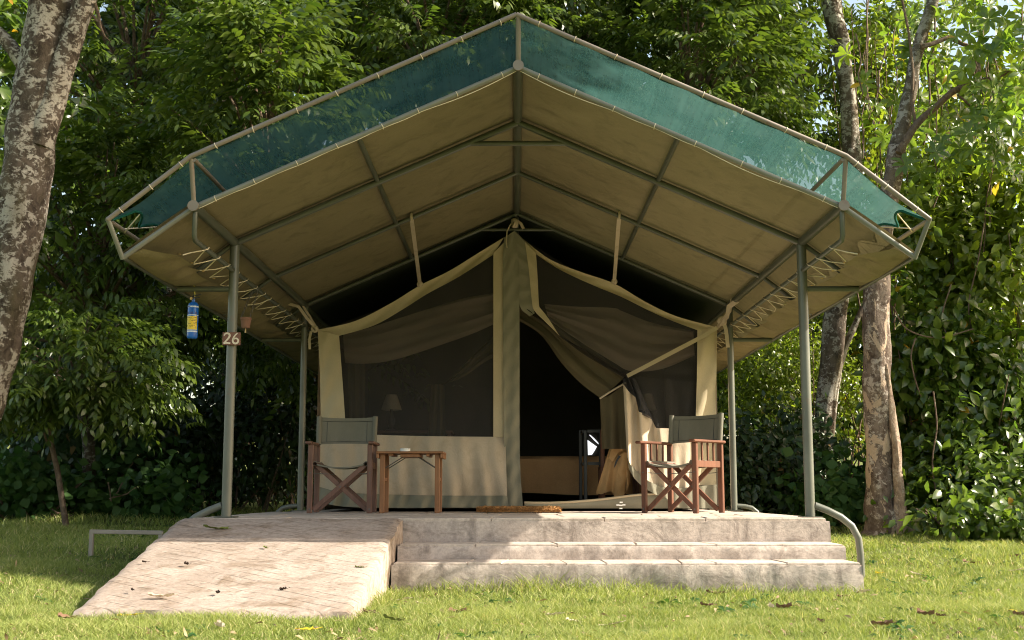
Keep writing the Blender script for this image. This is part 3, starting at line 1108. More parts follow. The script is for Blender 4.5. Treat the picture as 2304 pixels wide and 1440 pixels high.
for sx in (-1, 1):
    X = CX + sx * HX
    for Y in (YP, YB, YR):
        p = ft("post", [(X - sx * .005, Y, DZ), (X, Y, ZE - .02)], .037 if Y == YP else .033, 'steel_post_lit', 16)
        z0 = DZ + (.09 if Y == YP else .05)
        xs = [.03, .12, .22, .30, .345, .355, .355]
        zs = [z0, z0 - .035, z0 - .085, z0 - .15, z0 - .24, z0 - .36, -.02 + .05 * (Y > 10)]
        if Y != YP:
            xs = [.02, .10, .17, .22, .245, .25, .25]
            zs = [z0, z0 - .005, z0 - .02, z0 - .06, z0 - .14, z0 - .25, .02]
        wpart("foot_brace", MB().tube([(X + sx * a, Y, b) for a, b in zip(xs, zs)], .027 if Y == YP else .022, 12), M['steel_post_lit'], p, True)
        wpart("base_plate", MB().box((X - sx * .005, Y, DZ + .006), (.15, .15, .008)), M['steel'], p)
    ft("eave_beam", [(X, YF - .03, ZE), (X, YE, ZE)], .034)
    wpart("hub_cap", MB().tube([(X, YF - .045, ZE), (X, YF - .03, ZE)], .037, 18), M['steel_worn'], frame, True)
    ft("lacing_tube", [(X, YF + .02, ZE - .02), (X, YF + .02, 2.345), (X, YF + .05, 2.315), (X, YE - .2, 2.315)], .0175)
    ft("purlin", [(CX + sx * HX / 2, YF, (ZR + ZE) / 2 + .002), (CX + sx * HX / 2, YE, (ZR + ZE) / 2 + .002)], .019)
    for Y, r_ in ((YP, .026), (Y2, .021), (YB, .021), (YR, .021)):
        ft("rafter", [(CX, Y, ZR - .02), (X, Y, ZE - .005)], r_)
        ft("outer_rafter", [(X, Y, ZE), (CX + sx * (OX - .03), Y, OZ + .01)], .019)
        if Y != Y2:
            ft("eave_strut", [(X, Y, OZ - .015), (CX + sx * (OX - .04), Y, OZ - .015)], .021)
    ft("gable_tube", [(CX, YF, ZR), (X, YF, ZE), (CX + sx * OX, YF, OZ)], .0185, 'steel_front_lit')
    ft("gable_tube", [(CX, YE, ZR), (X, YE, ZE), (CX + sx * OX, YE, OZ)], .0175)
    ft("outer_eave_tube", [(CX + sx * OX, YF, OZ), (CX + sx * OX, YE, OZ)], .016)
    ft("upper_gable_tube", [(CX - .012, UF, UR), (X, UF, UE), (CX + sx * UOX, UF, UOZ)], .0165, 'steel_worn')
    ft("upper_gable_tube", [(CX, YE, UR), (X, YE, UE), (CX + sx * UOX, YE, UOZ)], .0165, 'steel_worn')
    ft("upright", [(X, YF - .015, ZE), (X, UF + .01, UE)], .0165, 'steel_worn')
    ft("corner_upright", [(CX + sx * OX, YF, OZ - .01), (CX + sx * UOX, UF, UOZ + .01)], .0165, 'steel_front_lit')
    ft("upper_eave_tube", [(X - sx * .02, UF + .01, UE - .02), (X - sx * .02, YE, UE - .02)], .0155, 'steel_worn')
    ft("upper_side_tube", [(CX + sx * UOX, UF, UOZ), (CX + sx * UOX, YE, UOZ)], .0155, 'steel_worn')
ft("ridge_pole", [(CX, YF - .03, ZR), (CX, YE, ZR)], .034)
ft("upper_ridge_tube", [(CX, UF, UR - .018), (CX, YE, UR - .018)], .0155, 'steel_worn')
ft("upright", [(CX, YF - .01, ZR), (CX, UF + .005, UR)], .0175, 'steel_worn')
wpart("hub_cap", MB().tube([(CX, YF - .045, ZR), (CX, YF - .03, ZR)], .037, 18), M['steel_worn'], frame, True)
for Y, r_ in ((YP, .021), (YB, .017), (YR, .017)):
    ft("collar_tie", [(CX - .375, Y, ZR - .19), (CX + .375, Y, ZR - .19)], r_)

# ------------------------------------------------------------------ canvas roof over the frame
roof = thing("canvas_roof", (CX, YF, ZE), "olive canvas fly roof stretched over the pipe frame, seen from below", "canvas roof")


def sag(y):
    s = 0
    for a, b in ((YF, YP), (YP, Y2), (Y2, YB), (YB, YR), (YR, YE)):
        if a <= y <= b:
            t = (y - a) / (b - a)
            s = 4 * t * (1 - t)
    return s


for sx in (-1, 1):
    def slope(u, v, sx=sx):
        y = YF + (YE - YF) * v
        x = CX + sx * (HX + .01) * u
        z = ZR + .036 + (ZE - ZR) * u
        su = 4 * (u % .5) * (.5 - u % .5) * 4
        e = min(1.0, (y - YF) * 6)
        z -= .006 * sag(y) * su * e + (.026 * (1 - e))
        z += .004 * math.sin(u * 31 + y * 3.0) * math.sin(y * 7 + u * 5) * su * e
        return (x, y, z)
    wpart("roof_slope", MB().grid(slope, 40, 90), M['canvas_fly'], roof, True)

    def outer(u, v, sx=sx):
        y = YF + (YE - YF) * v
        x = CX + sx * (HX + .012 + (OX + .02 - HX) * u)
        z = ZE + .036 + (OZ + .018 - ZE - .036) * u + .006 * math.sin(y * 9 + u * 3) * math.sin(u * 3.1)
        return (x, y, z)
    wpart("eave_panel", MB().grid(outer, 10, 80), M['canvas_fly'], roof, True)

    eye = [YF + .16 + .31 * k for k in range(27)]

    def flap(u, v, sx=sx):
        y = YF + .02 + (YE - YF - .04) * v
        ph = ((y - YF - .16) / .31) % 1.0
        sc = abs(ph - .5) * 2           # 1 at an eyelet, 0 between
        wdt = .285 + .075 * sc ** 1.5 - .03 * math.sin(y * 2.3)
        if y < YF + .14:
            wdt = .12 + .24 * (y - YF) / .14
        x = CX + sx * (OX + .022 - wdt * u)
        z = OZ + .01 - .045 * math.sin(math.pi * min(1, u * 1.1)) * (.7 + .4 * math.sin(y * 4.7)) + .06 * u * (1 - .4 * sc)
        z += .01 * math.sin(y * 13 + u * 4) * u
        return (x, y, z)
    wpart("eave_flap", MB().grid(flap, 10, 170), M['canvas_fly'], roof, True)
    pts = []
    rl = random.Random(31 + sx)
    for k, y in enumerate(eye[:-1]):
        y = y + rl.uniform(-.035, .035)
        dz_, dx_ = rl.uniform(-.012, .012), rl.uniform(-.02, .03)
        ex, ez = CX + sx * (OX + .022 - .355), OZ + .055
        tx, tz = CX + sx * HX, 2.315
        pts += [(ex + sx * dx_, y, ez + dz_), ((ex + tx) / 2, y + .05 + dx_, (ez + tz) / 2 - .012 + dz_), (tx + sx * .005, y + .10, tz - .023), (tx - sx * .020, y + .13, tz - .008), (tx - sx * .019, y + .17, tz + .012),
                (tx + sx * .004, y + .20, tz + .021), (tx + sx * .02, y + .22, tz + .006), (ex + sx * dx_, y + .295, ez + .004)]
    wpart("lacing_rope", MB().tube(pts, .0042, 6), M['cord'], roof, True)
    for k in (0, 1, 2, 3, 4, 5):
        wpart("eyelet", MB().tube([(CX + sx * (OX + .022 - .352 + .010 * math.cos(a)), eye[k] + .010 * math.sin(a), OZ + .055) for a in [i * 2 * math.pi / 10 for i in range(10)]], .003, 6, closed=True), M['brass'], roof, True)
    # cord that laces the canvas edge to the front tube
    pts = []
    for i in range(60):
        t = i / 59
        q = np.array([CX + sx * HX * t, YF - .004, ZR + (ZE - ZR) * t])
        q[2] -= .021 + (.020 * abs(math.sin(t * math.pi * 3.5)) if t < .29 or (sx > 0 and .57 < t < .86) else .003 * math.sin(t * 40))
        pts.append(q)
    wpart("edge_cord", MB().tube(pts, .003, 5), M['cord'], roof, True)

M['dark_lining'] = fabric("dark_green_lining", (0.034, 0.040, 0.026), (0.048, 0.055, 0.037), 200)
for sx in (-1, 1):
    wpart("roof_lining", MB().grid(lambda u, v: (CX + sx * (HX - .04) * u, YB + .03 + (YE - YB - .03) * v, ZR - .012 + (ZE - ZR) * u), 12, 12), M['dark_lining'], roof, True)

# ------------------------------------------------------------------ green shade net over the upper frame
net = thing("shade_net", (CX, UF, UE), "green shade net stretched on the upper tubes above the canvas roof", "shade net")
for sx in (-1, 1):
    def nslope(u, v, sx=sx):
        y = UF + (YE - UF) * v
        x = CX + sx * HX * u
        z = UR + (UE - UR) * u - .02 - .03 * math.sin(math.pi * u) * (1 - math.exp(-(y - UF) * 3)) + .006 * math.sin(u * 43 + y) * math.sin(y * 2.2)
        return (x, y, z)
    wpart("net_panel", MB().grid(nslope, 40, 40), M['net'], net, True)

    def nouter(u, v, sx=sx):
        y = UF + .01 + (YE - UF) * v
        sc = abs(math.sin((y - UF + .02) / .42 * math.pi))
        wdt = .80 - .22 * (1 - sc) ** 1 if True else 0
        wdt = .72 + .15 * (1 - sc)
        if y < UF + .12:
            wdt = wdt + (.97 - wdt) * (1 - (y - UF) / .12)
        t = min(u * wdt, .985)
        x = CX + sx * (HX + (UOX - HX) * t)
        z = UE + (UOZ - UE) * t - .018 - .03 * math.sin(math.pi * u) + .008 * math.sin(y * 14 + u * 9) * u
        return (x, y, z)
    wpart("net_side", MB().grid(nouter, 14, 120), M['net'], net, True)
    hem = [nouter(1.0, i / 240) for i in range(241)]
    wpart("net_hem", MB().tube([(a - sx * .004, b, c - .004) for a, b, c in hem], .009, 6), M['net_hem'], net, True)
    rp = []
    for k in range(18):
        y = UF + .21 + .42 * k
        a = nouter(1.0, (y - UF - .01) / (YE - UF))
        rp += [a, (CX + sx * (UOX - .012), y + .1, UOZ - .014), (CX + sx * (UOX + .012), y + .12, UOZ + .012)]
    wpart("net_rope", MB().tube(rp, .0045, 6), M['cord'], net, True)

    def ring(c, ax, r_, t_):
        ax = Vector(ax).normalized()
        x = ax.orthogonal().normalized()
        y = ax.cross(x)
        return MB().tube([Vector(c) + (x * math.cos(a) + y * math.sin(a)) * r_ for a in [i * 2 * math.pi / 12 for i in range(12)]], t_, 5, closed=True)
    for lower in (False, True):
        ra, rb, yy = ((ZR, ZE, YF) if lower else (UR, UE, UF))
        d = (sx * HX, 0, rb - ra)
        for k in range(8):
            t = .06 + k * .125 + random.uniform(-.012, .012)
            q = (CX + d[0] * t, yy, ra + d[2] * t - .003)
            dd = Vector(d).normalized() + Vector((0, random.uniform(-.15, .15), random.uniform(-.12, .12)))
            wpart("cable_tie", ring(q, dd, .0195, .0032), M['cord'], net, True)
    for k in range(3):
        t = .12 + k * .36
        q = (CX + sx * (HX + (UOX - HX) * t), UF, UE + (UOZ - UE) * t - .003)
        wpart("cable_tie", ring(q, (sx * .53, 0, -.43), .0195, .0032), M['cord'], net, True)

# ------------------------------------------------------------------ the inner tent
YT = 11.90
tent = thing("safari_tent", (CX, YT, DZ), "tan canvas safari tent with dark mesh windows and open door", "tent")


def resample(poly, n):
    poly = [np.array(q, float) for q in poly]
    seg = [np.linalg.norm(poly[i + 1] - poly[i]) for i in range(len(poly) - 1)]
    tot = sum(seg)
    out = []
    for k in range(n + 1):
        d = tot * k / n
        for i, s in enumerate(seg):
            if d <= s + 1e-9 or i == len(seg) - 1:
                t = min(1, d / s) if s > 0 else 0
                q = poly[i] * (1 - t) + poly[i + 1] * t
                break
            d -= s
        out.append(q)
    return out


def cat(poly):
    """smooth a polyline (Catmull-Rom)"""
    p = [np.array(q, float) for q in poly]
    if len(p) < 3:
        return p
    p = [2 * p[0] - p[1]] + p + [2 * p[-1] - p[-2]]
    out = []
    for i in range(1, len(p) - 2):
        for k in range(6):
            t = k / 6
            a, b, c, d = p[i - 1], p[i], p[i + 1], p[i + 2]
            out.append(.5 * ((2 * b) + (-a + c) * t + (2 * a - 5 * b + 4 * c - d) * t * t + (-a + 3 * b - 3 * c + d) * t ** 3))
    out.append(p[-2])
    return out


def cloth(name, A, B, mat, Y=YT, dep=None, nu=30, nv=12, smooth_edges=True, parent=None, Yv=None):
    """a cloth between two edge lines measured in the photo, hung at depth Y with folds dep(u, v)"""
    a = resample(cat(A) if smooth_edges else A, nu)
    b = resample(cat(B) if smooth_edges else B, nu)
    mb = MB()

    def fn(u, v):
        i = int(round(u * nu))
        q = a[i] * (1 - v) + b[i] * v
        yy = Y if Yv is None else Yv(u, v)
        return P(q[0], q[1], yy + (dep(u, v) if dep else 0))
    mb.grid(fn, nu, nv)
    return wpart(name, mb, mat, parent or tent, True)


sin = math.sin
LT_TOP = [(715, 742), (800, 722), (880, 682), (945, 642), (1010, 610), (1080, 567), (1134, 534)]
LT_BOT = [(762, 756), (840, 733), (905, 697), (962, 661), (1020, 630), (1075, 596), (1111, 572)]
cloth("top_border", LT_TOP, LT_BOT, M['tan_trim'], YT - .008, lambda u, v: .012 * sin(u * 23 + v * 4) * sin(v * 3.1) + .02 * sin(v * 3.14), 60, 8)
cloth("side_border", [(715, 742), (720, 850), (722, 978)], [(763, 755), (771, 860), (779, 978)], M['tan_trim'], YT - .006, lambda u, v: .014 * sin(u * 17 + v * 5 + 2 * sin(v * 3)) * sin(v * 3.14), 34, 10)
cloth("lower_wall", [(722, 976), (779, 976), (900, 980), (1012, 982), (1137, 983)], [(717, 1095), (775, 1108), (900, 1113), (1012, 1115), (1141, 1115)], M['tan'], YT,
      lambda u, v: (.014 * sin(u * 39 + v * 2.2) + .011 * sin(u * 71 - v * 3 + 1.3) + .018 * sin(u * 15 + v * 1.5)) * (.25 + .75 * v) - .09 * sin(v * 2.4), 110, 14)
cloth("hem_strip", [(717, 1095), (775, 1108), (900, 1113), (1012, 1115), (1141, 1115)], [(712, 1128), (775, 1140), (900, 1143), (1012, 1142), (1145, 1143)], M['greygreen'], YT - .061,
      lambda u, v: (.014 * sin(u * 39 + 2.2) + .011 * sin(u * 71 - 3 + 1.3) + .018 * sin(u * 15 + 1.5)) + .01 * sin(u * 95 + v * 3) - .03 * v, 110, 6)
cloth("mesh_window", [(760, 752), (840, 729), (905, 693), (962, 657), (1020, 626), (1075, 592), (1113, 568)], [(776, 980), (850, 983), (905, 985), (962, 986), (1020, 986), (1075, 986), (1113, 986)], M['mesh'], YT + .02,
      lambda u, v: .02 * sin(u * 3.1) * sin(v * 3.1) + .006 * sin(u * 25 + v * 7), 40, 20)
cloth("centre_border", [(1110, 570), (1110, 760), (1110, 983)], [(1134, 545), (1135, 760), (1138, 983)], M['tan_trim'], YT - .01, lambda u, v: .004 * sin(u * 40), 30, 4)
cloth("door_edge_strip", [(1134, 535), (1131, 620), (1132, 760), (1134, 980), (1138, 1080), (1144, 1144)], [(1158, 519), (1167, 600), (1169, 760), (1169, 960), (1171, 1060), (1177, 1145)], M['greygreen'], YT - .035,
      lambda u, v: .007 * sin(u * 75 + v * 6) + .006 * sin(v * 8 + u * 9), 70, 8)
cloth("apex_panel", [(1134, 535), (1146, 527), (1158, 519)], [(1131, 620), (1148, 610), (1167, 606)], M['greygreen'], YT - .03, None, 8, 6)
# right half
RT_TOP = [(1158, 519), (1190, 548), (1240, 585), (1310, 613), (1382, 638), (1450, 678), (1520, 711), (1615, 737)]
RT_BOT = [(1176, 548), (1206, 572), (1260, 607), (1330, 640), (1400, 669), (1460, 699), (1515, 723), (1569, 743)]
cloth("top_border", RT_TOP, RT_BOT, M['tan_trim'], YT - .008, lambda u, v: .014 * sin(u * 21 + v * 4) * sin(v * 3.1) + .022 * sin(v * 3.14), 60, 8)
cloth("side_border", [(1569, 741), (1568, 850), (1565, 962), (1566, 1060), (1566, 1092)], [(1613, 736), (1612, 850), (1611, 962), (1611, 1060), (1612, 1092)], M['tan_trim'], YT - .012,
      lambda u, v: .05 * v * v + .012 * sin(u * 19 + v * 6) + .012 * sin(u * 9 + 1) * (1 - v), 44, 10)
cloth("door_edge_strip", [(1158, 519), (1165, 580), (1168, 640), (1170, 690), (1192, 712)], [(1182, 545), (1190, 600), (1193, 640), (1198, 680), (1203, 705)], M['greygreen'], YT - .022, lambda u, v: .006 * sin(u * 35), 30, 5)
cloth("door_border", [(1181, 544), (1190, 610), (1197, 680), (1203, 700), (1225, 722), (1257, 754)], [(1206, 570), (1210, 630), (1213, 688), (1219, 697), (1235, 718), (1259, 756)], M['tan_trim'], YT - .03, lambda u, v: .005 * sin(u * 30) - .02 * u, 30, 5)
# mesh of the door leaf, drawn aside to the tie
TIE = (1411, 846)
cloth("mesh_window", [(1205, 569), (1260, 604), (1330, 637), (1400, 666), (1460, 696), (1515, 720), (1571, 741)], [(1212, 690), (1258, 757), (1340, 800), (1409, 845), (1432, 846), (1500, 852), (1569, 856)], M['mesh'], YT + .02,
      lambda u, v: .02 * sin(u * 3.1) * sin(v * 3.1) + .010 * sin(v * 26 + u * 4) * v, 40, 20)
cloth("mesh_fold", [(1203, 700), (1259, 752), (1330, 795), (1410, 843)], [(1168, 690), (1235, 735), (1310, 795), (1408, 852)], M['mesh2'], YT - .005,
      lambda u, v: .02 * sin(v * 9 + u * 4), 30, 10)
cloth("mesh_window", [(1409, 842), (1440, 846), (1500, 852), (1569, 856)], [(1472, 963), (1490, 966), (1520, 967), (1569, 966)], M['mesh'], YT + .02,
      lambda u, v: .008 * sin(u * 20 + v * 3), 30, 12)
cloth("mesh_fold", [(1402, 850), (1412, 846), (1421, 848), (1430, 852)], [(1402, 872), (1432, 896), (1438, 930), (1470, 945)], M['mesh2'], YT - .02,
      lambda u, v: -.04 * v + .02 * sin(u * 14), 24, 10, False)
cloth("door_flap", [(1402, 864), (1414, 880), (1431, 894), (1437, 926), (1452, 932), (1464, 938), (1476, 963), (1520, 964), (1570, 963)],
      [(1411, 1028), (1418, 1045), (1428, 1055), (1442, 1070), (1462, 1084), (1484, 1094), (1505, 1098), (1535, 1098), (1570, 1094)], M['tan'], YT - .03,
      lambda u, v: (-.05 * sin(min(u, .62) * 21 + .6) * (1 - .45 * v) * (1 - sstep(.55, .75, u)) - .10 * v * (1 - u) + .014 * sin(u * 47 + v * 2) * v + .05 * sstep(.8, 1, u)), 90, 16, False)
cloth("hem_strip", [(1411, 1028), (1418, 1045), (1428, 1055), (1442, 1070), (1462, 1084), (1484, 1094), (1505, 1098), (1535, 1098), (1570, 1094), (1612, 1090)],
      [(1415, 1055), (1426, 1075), (1440, 1090), (1456, 1102), (1478, 1114), (1500, 1121), (1515, 1140), (1540, 1144), (1572, 1144), (1613, 1144)], M['greygreen'], YT - .06,
      lambda u, v: -.06 * (1 - u) + .008 * sin(u * 50), 60, 6, False)
cloth("door_sill", [(1180, 1131), (1250, 1131), (1340, 1125), (1440, 1113), (1520, 1110), (1600, 1112)], [(1180, 1141), (1250, 1144), (1340, 1144), (1440, 1144), (1520, 1144), (1600, 1144)], M['greygreen'], YT - .03,
      lambda u, v: .02 * v - .02 * sin(v * 3), 40, 8)
wpart("sill_edge", MB().tube([P(x, y, YT - .035) for x, y in cat([(1180, 1131), (1250, 1131), (1340, 1125), (1440, 1113), (1520, 1110)])], .012, 8), M['tan_trim'], tent, True)
# lining that hangs inside the door, tied back
cloth("lining_curtain", [(1150, 668), (1240, 712), (1330, 783), (1409, 846)], [(1150, 712), (1215, 752), (1262, 815), (1305, 861), (1352, 897)], M['lining'], YT + .16,
      lambda u, v: .03 * sin(v * 12 + u * 3) + .01 * sin(v * 27), 40, 16)
cloth("lining_curtain", [(1350, 895), (1362, 893), (1380, 884), (1410, 858)], [(1354, 1010), (1370, 1010), (1390, 1010), (1425, 1010)], M['lining'], YT + .16, lambda u, v: .035 * sin(u * 12 + .5) * (.5 + v), 24, 12)
wpart("lining_tie", MB().tube([P(1349, 897, YT + .10), P(1372, 882, YT + .09), P(1408, 861, YT + .06)], .010, 8), M['tan'], tent, True)
# curtains seen through the left mesh
cloth("swag_curtain", [(772, 748), (816, 742), (900, 715), (958, 697), (1040, 672), (1140, 655)], [(776, 817), (830, 818), (894, 808), (1001, 773), (1070, 748), (1140, 716)], M['curtain'], YT + .22,
      lambda u, v: .02 * sin(v * 10 + u * 5) + .014 * sin(v * 23 - u * 4), 50, 16)
cloth("tied_curtain", [(1140, 728), (1090, 775), (1040, 825), (1002, 862)], [(1140, 790), (1090, 815), (1040, 850), (985, 868)], M['lining'], YT + .30, lambda u, v: .02 * sin(v * 14), 26, 10)
cloth("tied_curtain", [(970, 868), (985, 864), (1000, 868)], [(958, 1060), (985, 1060), (1005, 1060)], M['lining'], YT + .30, lambda u, v: .02 * sin(u * 16), 16, 10)
cloth("side_curtain", [(780, 770), (800, 768), (822, 765)], [(790, 1060), (806, 1060), (820, 1060)], M['lining'], YT + .35, lambda u, v: .02 * sin(u * 12), 12, 10)
# door leaf curtains right
cloth("swag_curtain", [(1225, 684), (1300, 690), (1380, 693), (1400, 700), (1470, 727), (1560, 745)], [(1235, 720), (1300, 765), (1380, 815), (1420, 835), (1490, 830), (1563, 800)], M['curtain'], YT + .16,
      lambda u, v: .02 * sin(v * 10 + u * 5) + .012 * sin(v * 25 - u * 4), 50, 16)

# sides, roof, rear: one shell of dark canvas
mb = MB()
xl, xr, ze, za, ya, yb = -2.0, 2.05, 2.27, 3.29, YT + .03, 15.9
mb.grid(lambda u, v: (xl, ya + (yb - ya) * u, DZ + (ze - DZ) * v), 12, 6)
mb.grid(lambda u, v: (xr, ya + (yb - ya) * u, DZ + (ze - DZ) * v), 12, 6)
wpart("side_wall", mb, M['tan'], tent, True)
mb = MB()
for sx, xx in ((0, xl), (1, xr)):
    mb.grid(lambda u, v: (xx + (0 - xx) * u, ya + (yb - ya) * v, ze + (za - ze) * u - .10 * sin(math.pi * u)), 16, 10)
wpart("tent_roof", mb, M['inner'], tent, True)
mb = MB()
mb.add([(xl, yb, DZ), (xr, yb, DZ), (xr, yb, ze), (0, yb, za), (xl, yb, ze)], [(0, 1, 2, 3, 4)])
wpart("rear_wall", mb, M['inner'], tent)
mb = MB()
for sx, xx in ((0, xl), (1, xr)):
    mb.grid(lambda u, v: (xx + (.02 if sx == 0 else -.02), ya + .5 + (yb - ya - .52) * u, DZ + (ze - DZ) * v), 4, 3)
mb.grid(lambda u, v: (xl + .02 + (xr - xl - .04) * u, ya + .4 + (yb - ya - .42) * v, DZ + .012), 4, 4)
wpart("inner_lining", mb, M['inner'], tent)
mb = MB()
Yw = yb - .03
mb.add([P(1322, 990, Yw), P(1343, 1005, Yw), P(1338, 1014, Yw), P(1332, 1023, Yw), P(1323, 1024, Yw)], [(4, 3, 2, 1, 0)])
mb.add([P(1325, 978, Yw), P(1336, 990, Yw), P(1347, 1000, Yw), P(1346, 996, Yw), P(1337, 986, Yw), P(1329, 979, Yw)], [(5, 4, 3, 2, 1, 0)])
wpart("rear_glow_patch", mb, M['daylight'], tent)  # no opening is cut: these patches glow in place of daylight


def strap(name, pts, wd, mat, parent=tent, th=.003, twist=0):
    mb = MB()
    pts = [Vector(q) for q in pts]
    vs, fs = [], []
    k = len(pts)
    for i, q in enumerate(pts):
        d = (pts[min(i + 1, k - 1)] - pts[max(0, i - 1)]).normalized()
        x = d.cross(Vector((0, 1, 0)))
        if x.length < .05:
            x = Vector((1, 0, 0))
        x.normalize()
        x = Matrix.Rotation(twist * i / k, 3, d) @ x
        y = d.cross(x)
        for a, b in ((-1, -1), (1, -1), (1, 1), (-1, 1)):
            vs.append(q + x * a * wd / 2 + y * b * th / 2)
    for i in range(k - 1):
        for j in range(4):
            fs.append((i * 4 + j, i * 4 + (j + 1) % 4, i * 4 + 4 + (j + 1) % 4, i * 4 + 4 + j))
    fs += [(3, 2, 1, 0), tuple((k - 1) * 4 + j for j in range(4))]
    mb.add(vs, fs)
    return wpart(name, mb, mat, parent, False)


def knot(name, c, s, mat, parent=tent):
    mb = MB()
    c = Vector(c)
    for k in range(3):
        ax = Vector((random.uniform(-1, 1), random.uniform(-1, 1), random.uniform(-.4, .4))).normalized()
        x = ax.orthogonal().normalized()
        y = ax.cross(x)
        mb.tube([c + (x * math.cos(a) + y * math.sin(a)) * s for a in [i * 2 * math.pi / 10 for i in range(10)]], s * .55, 6, closed=True)
    return wpart(name, mb, mat, parent, True)


for (xa, ya_, xb, yb_) in ((926, 491, 945, 640), (1393, 487, 1382, 634)):
    a, b = P(xa, ya_, Y2 - .01), P(xb, yb_, YT - .03)
    strap("roof_strap", [a + (b - a) * t for t in (0, .3, .6, 1)], .038, M['tan'])
    mbk = MB().tube([a + np.array([0, .03 * math.sin(q), .03 * math.cos(q) + .012]) for q in [i * 2 * math.pi / 12 for i in range(12)]], .012, 6, closed=True)
    wpart("strap_loop", mbk, M['tan'], tent, True)
    knot("strap_knot", b + np.array([0, -.01, .0]), .022, M['tan'])
# corner ties
strap("corner_tie", [P(648, 683, 11.6), P(672, 690, 11.65), P(690, 715, 11.7), P(714, 742, YT - .03)], .03, M['tan'])
strap("corner_tie", [P(676, 680, 11.75), P(697, 712, 11.8), P(712, 738, YT - .03)], .022, M['tan'])
strap("corner_tie", [P(700, 745, YT - .05), P(696, 765, YT - .05), P(697, 786, YT - .05)], .026, M['tan'])
knot("corner_knot", P(708, 740, YT - .05), .028, M['tan'])
strap("corner_tie", [P(1660, 676, 11.5), P(1640, 690, 11.6), P(1636, 712, 11.65), P(1614, 736, YT - .03)], .05, M['tan'], twist=1.2)
strap("corner_tie", [P(1648, 672, 11.6), P(1642, 700, 11.65), P(1620, 728, YT - .03)], .035, M['tan'])
strap("corner_tie", [P(1628, 722, YT - .07), P(1634, 745, YT - .07), P(1638, 782, YT - .07)], .038, M['tan'])
knot("corner_knot", P(1625, 722, YT - .06), .035, M['tan'])
knot("apex_knot", P(1158, 502, YT - .05), .036, M['tan'])
strap("apex_tie", [P(1163, 497, YT - .06), P(1172, 503, YT - .07), P(1178, 515, YT - .06)], .03, M['tan'])
strap("apex_tie", [P(1150, 503, YT - .06), P(1141, 520, YT - .06), P(1139, 545, YT - .055), P(1141, 558, YT - .05)], .012, M['tan_trim'])
strap("door_tie", [P(1614, 737, YT - .05), P(1585, 755, YT - .07), P(1520, 789, YT - .09), P(1450, 826, YT - .09), P(1411, 846, YT - .06)], .042, M['tan_trim'], twist=.5)
mbk = MB()
for dx, dz in ((0, 0), (.03, .004), (-.03, .003), (.003, .03), (0, -.03)):
    q = P(1397, 1137, YT - .10)
    mbk.box(q + np.array([dx, 0, dz]), (.03, .006, .012))
wpart("sill_clip", mbk, M['white'], tent)

# ------------------------------------------------------------------ things inside the tent
bed = thing("bed", P(1300, 1130, 13.6), "bed with a brown bedspread seen through the open tent door", "bed")
zb0, zb1 = .65 + (1105 - 1110) * 13.4 / F_PX * .98, .65 + (1105 - 1027) * 13.4 / F_PX * .98
mb = MB()
x0, x1 = -.25, 1.72


def spread(u, v):
    x = x0 + (x1 - x0) * u
    if v < .55:
        t = v / .55
        return (x, 13.4 + .012 * sin(u * 60) * (1 - t) + .012 * sin(u * 23), zb0 + .01 * sin(u * 9) - .02 * u * (1 - t) + (zb1 - zb0) * t)
    t = (v - .55) / .45
    return (x, 13.4 + .02 + 1.0 * t, zb1 + .02 * sin(t * 3.1))


wpart("bedspread", mb.grid(spread, 80, 16), M['bed'], bed, True)
mb = MB()
for xx in (x0 + .05, x1 - .05):
    for yy in (13.5, 14.35):
        mb.box((xx, yy, (DZ + zb0 + .1) / 2 + .02), (.06, .06, zb0 + .1 - DZ))
mb.box(((x0 + x1) / 2, 13.93, zb0 + .08), (x1 - x0 - .02, .85, .06))
wpart("bed_base", mb, M['black'], bed)

rack = thing("metal_stand", P(1325, 1130, 12.75), "dark metal stand inside the tent between the bed and the wooden chair", "stand")
zf = DZ + .012
for px_, yy in ((1318, 12.7), (1307, 13.1), (1352, 13.1), (1356, 12.72)):
    q = P(px_, 1130, yy)
    top = P(px_, 968, yy)[2]
    wpart("stand_leg", MB().box((q[0], yy, (zf + top) / 2), (.035, .035, top - zf), None, .004), M['black'], rack)
for z_ in (P(1318, 970, 12.7)[2], P(1318, 1043, 12.7)[2]):
    a, b = P(1318, 970, 12.7)[0], P(1356, 970, 12.72)[0]
    wpart("stand_bar", MB().box(((a + b) / 2, 12.7, z_), (b - a - .034, .03, .03)).box((a - .02, 12.9, z_), (.03, .34, .03)), M['black'], rack)

ichair = thing("wooden_chair", P(1385, 1130, 12.45), "wooden chair inside the tent with a tan jacket over it", "chair")
ya2 = 12.42
for px_, top in ((1357, 966), (1403, 970)):
    q = P(px_, 1130, ya2)
    zt = P(px_, top, ya2)[2]
    wpart("chair_post", MB().box((q[0], ya2, (zf + zt) / 2), (.045, .035, zt - zf), None, .006), M['wood_red'], ichair)
    wpart("leg", MB().box((q[0], ya2 + .4, zf + .21), (.04, .035, .42), None, .005), M['wood_red'], ichair)
a, b = P(1362, 972, ya2), P(1400, 1006, ya2)
wpart("backrest", MB().box(((a[0] + b[0]) / 2, ya2 + .004, (a[2] + b[2]) / 2), (b[0] - a[0], .02, a[2] - b[2]), None, .004), M['wood_red'], ichair)
a, b = P(1357, 1060, ya2), P(1403, 1060, ya2)
wpart("seat", MB().box(((a[0] + b[0]) / 2, ya2 + .2, zf + .43), (b[0] - a[0] + .05, .44, .025), None, .006), M['wood_red'], ichair)

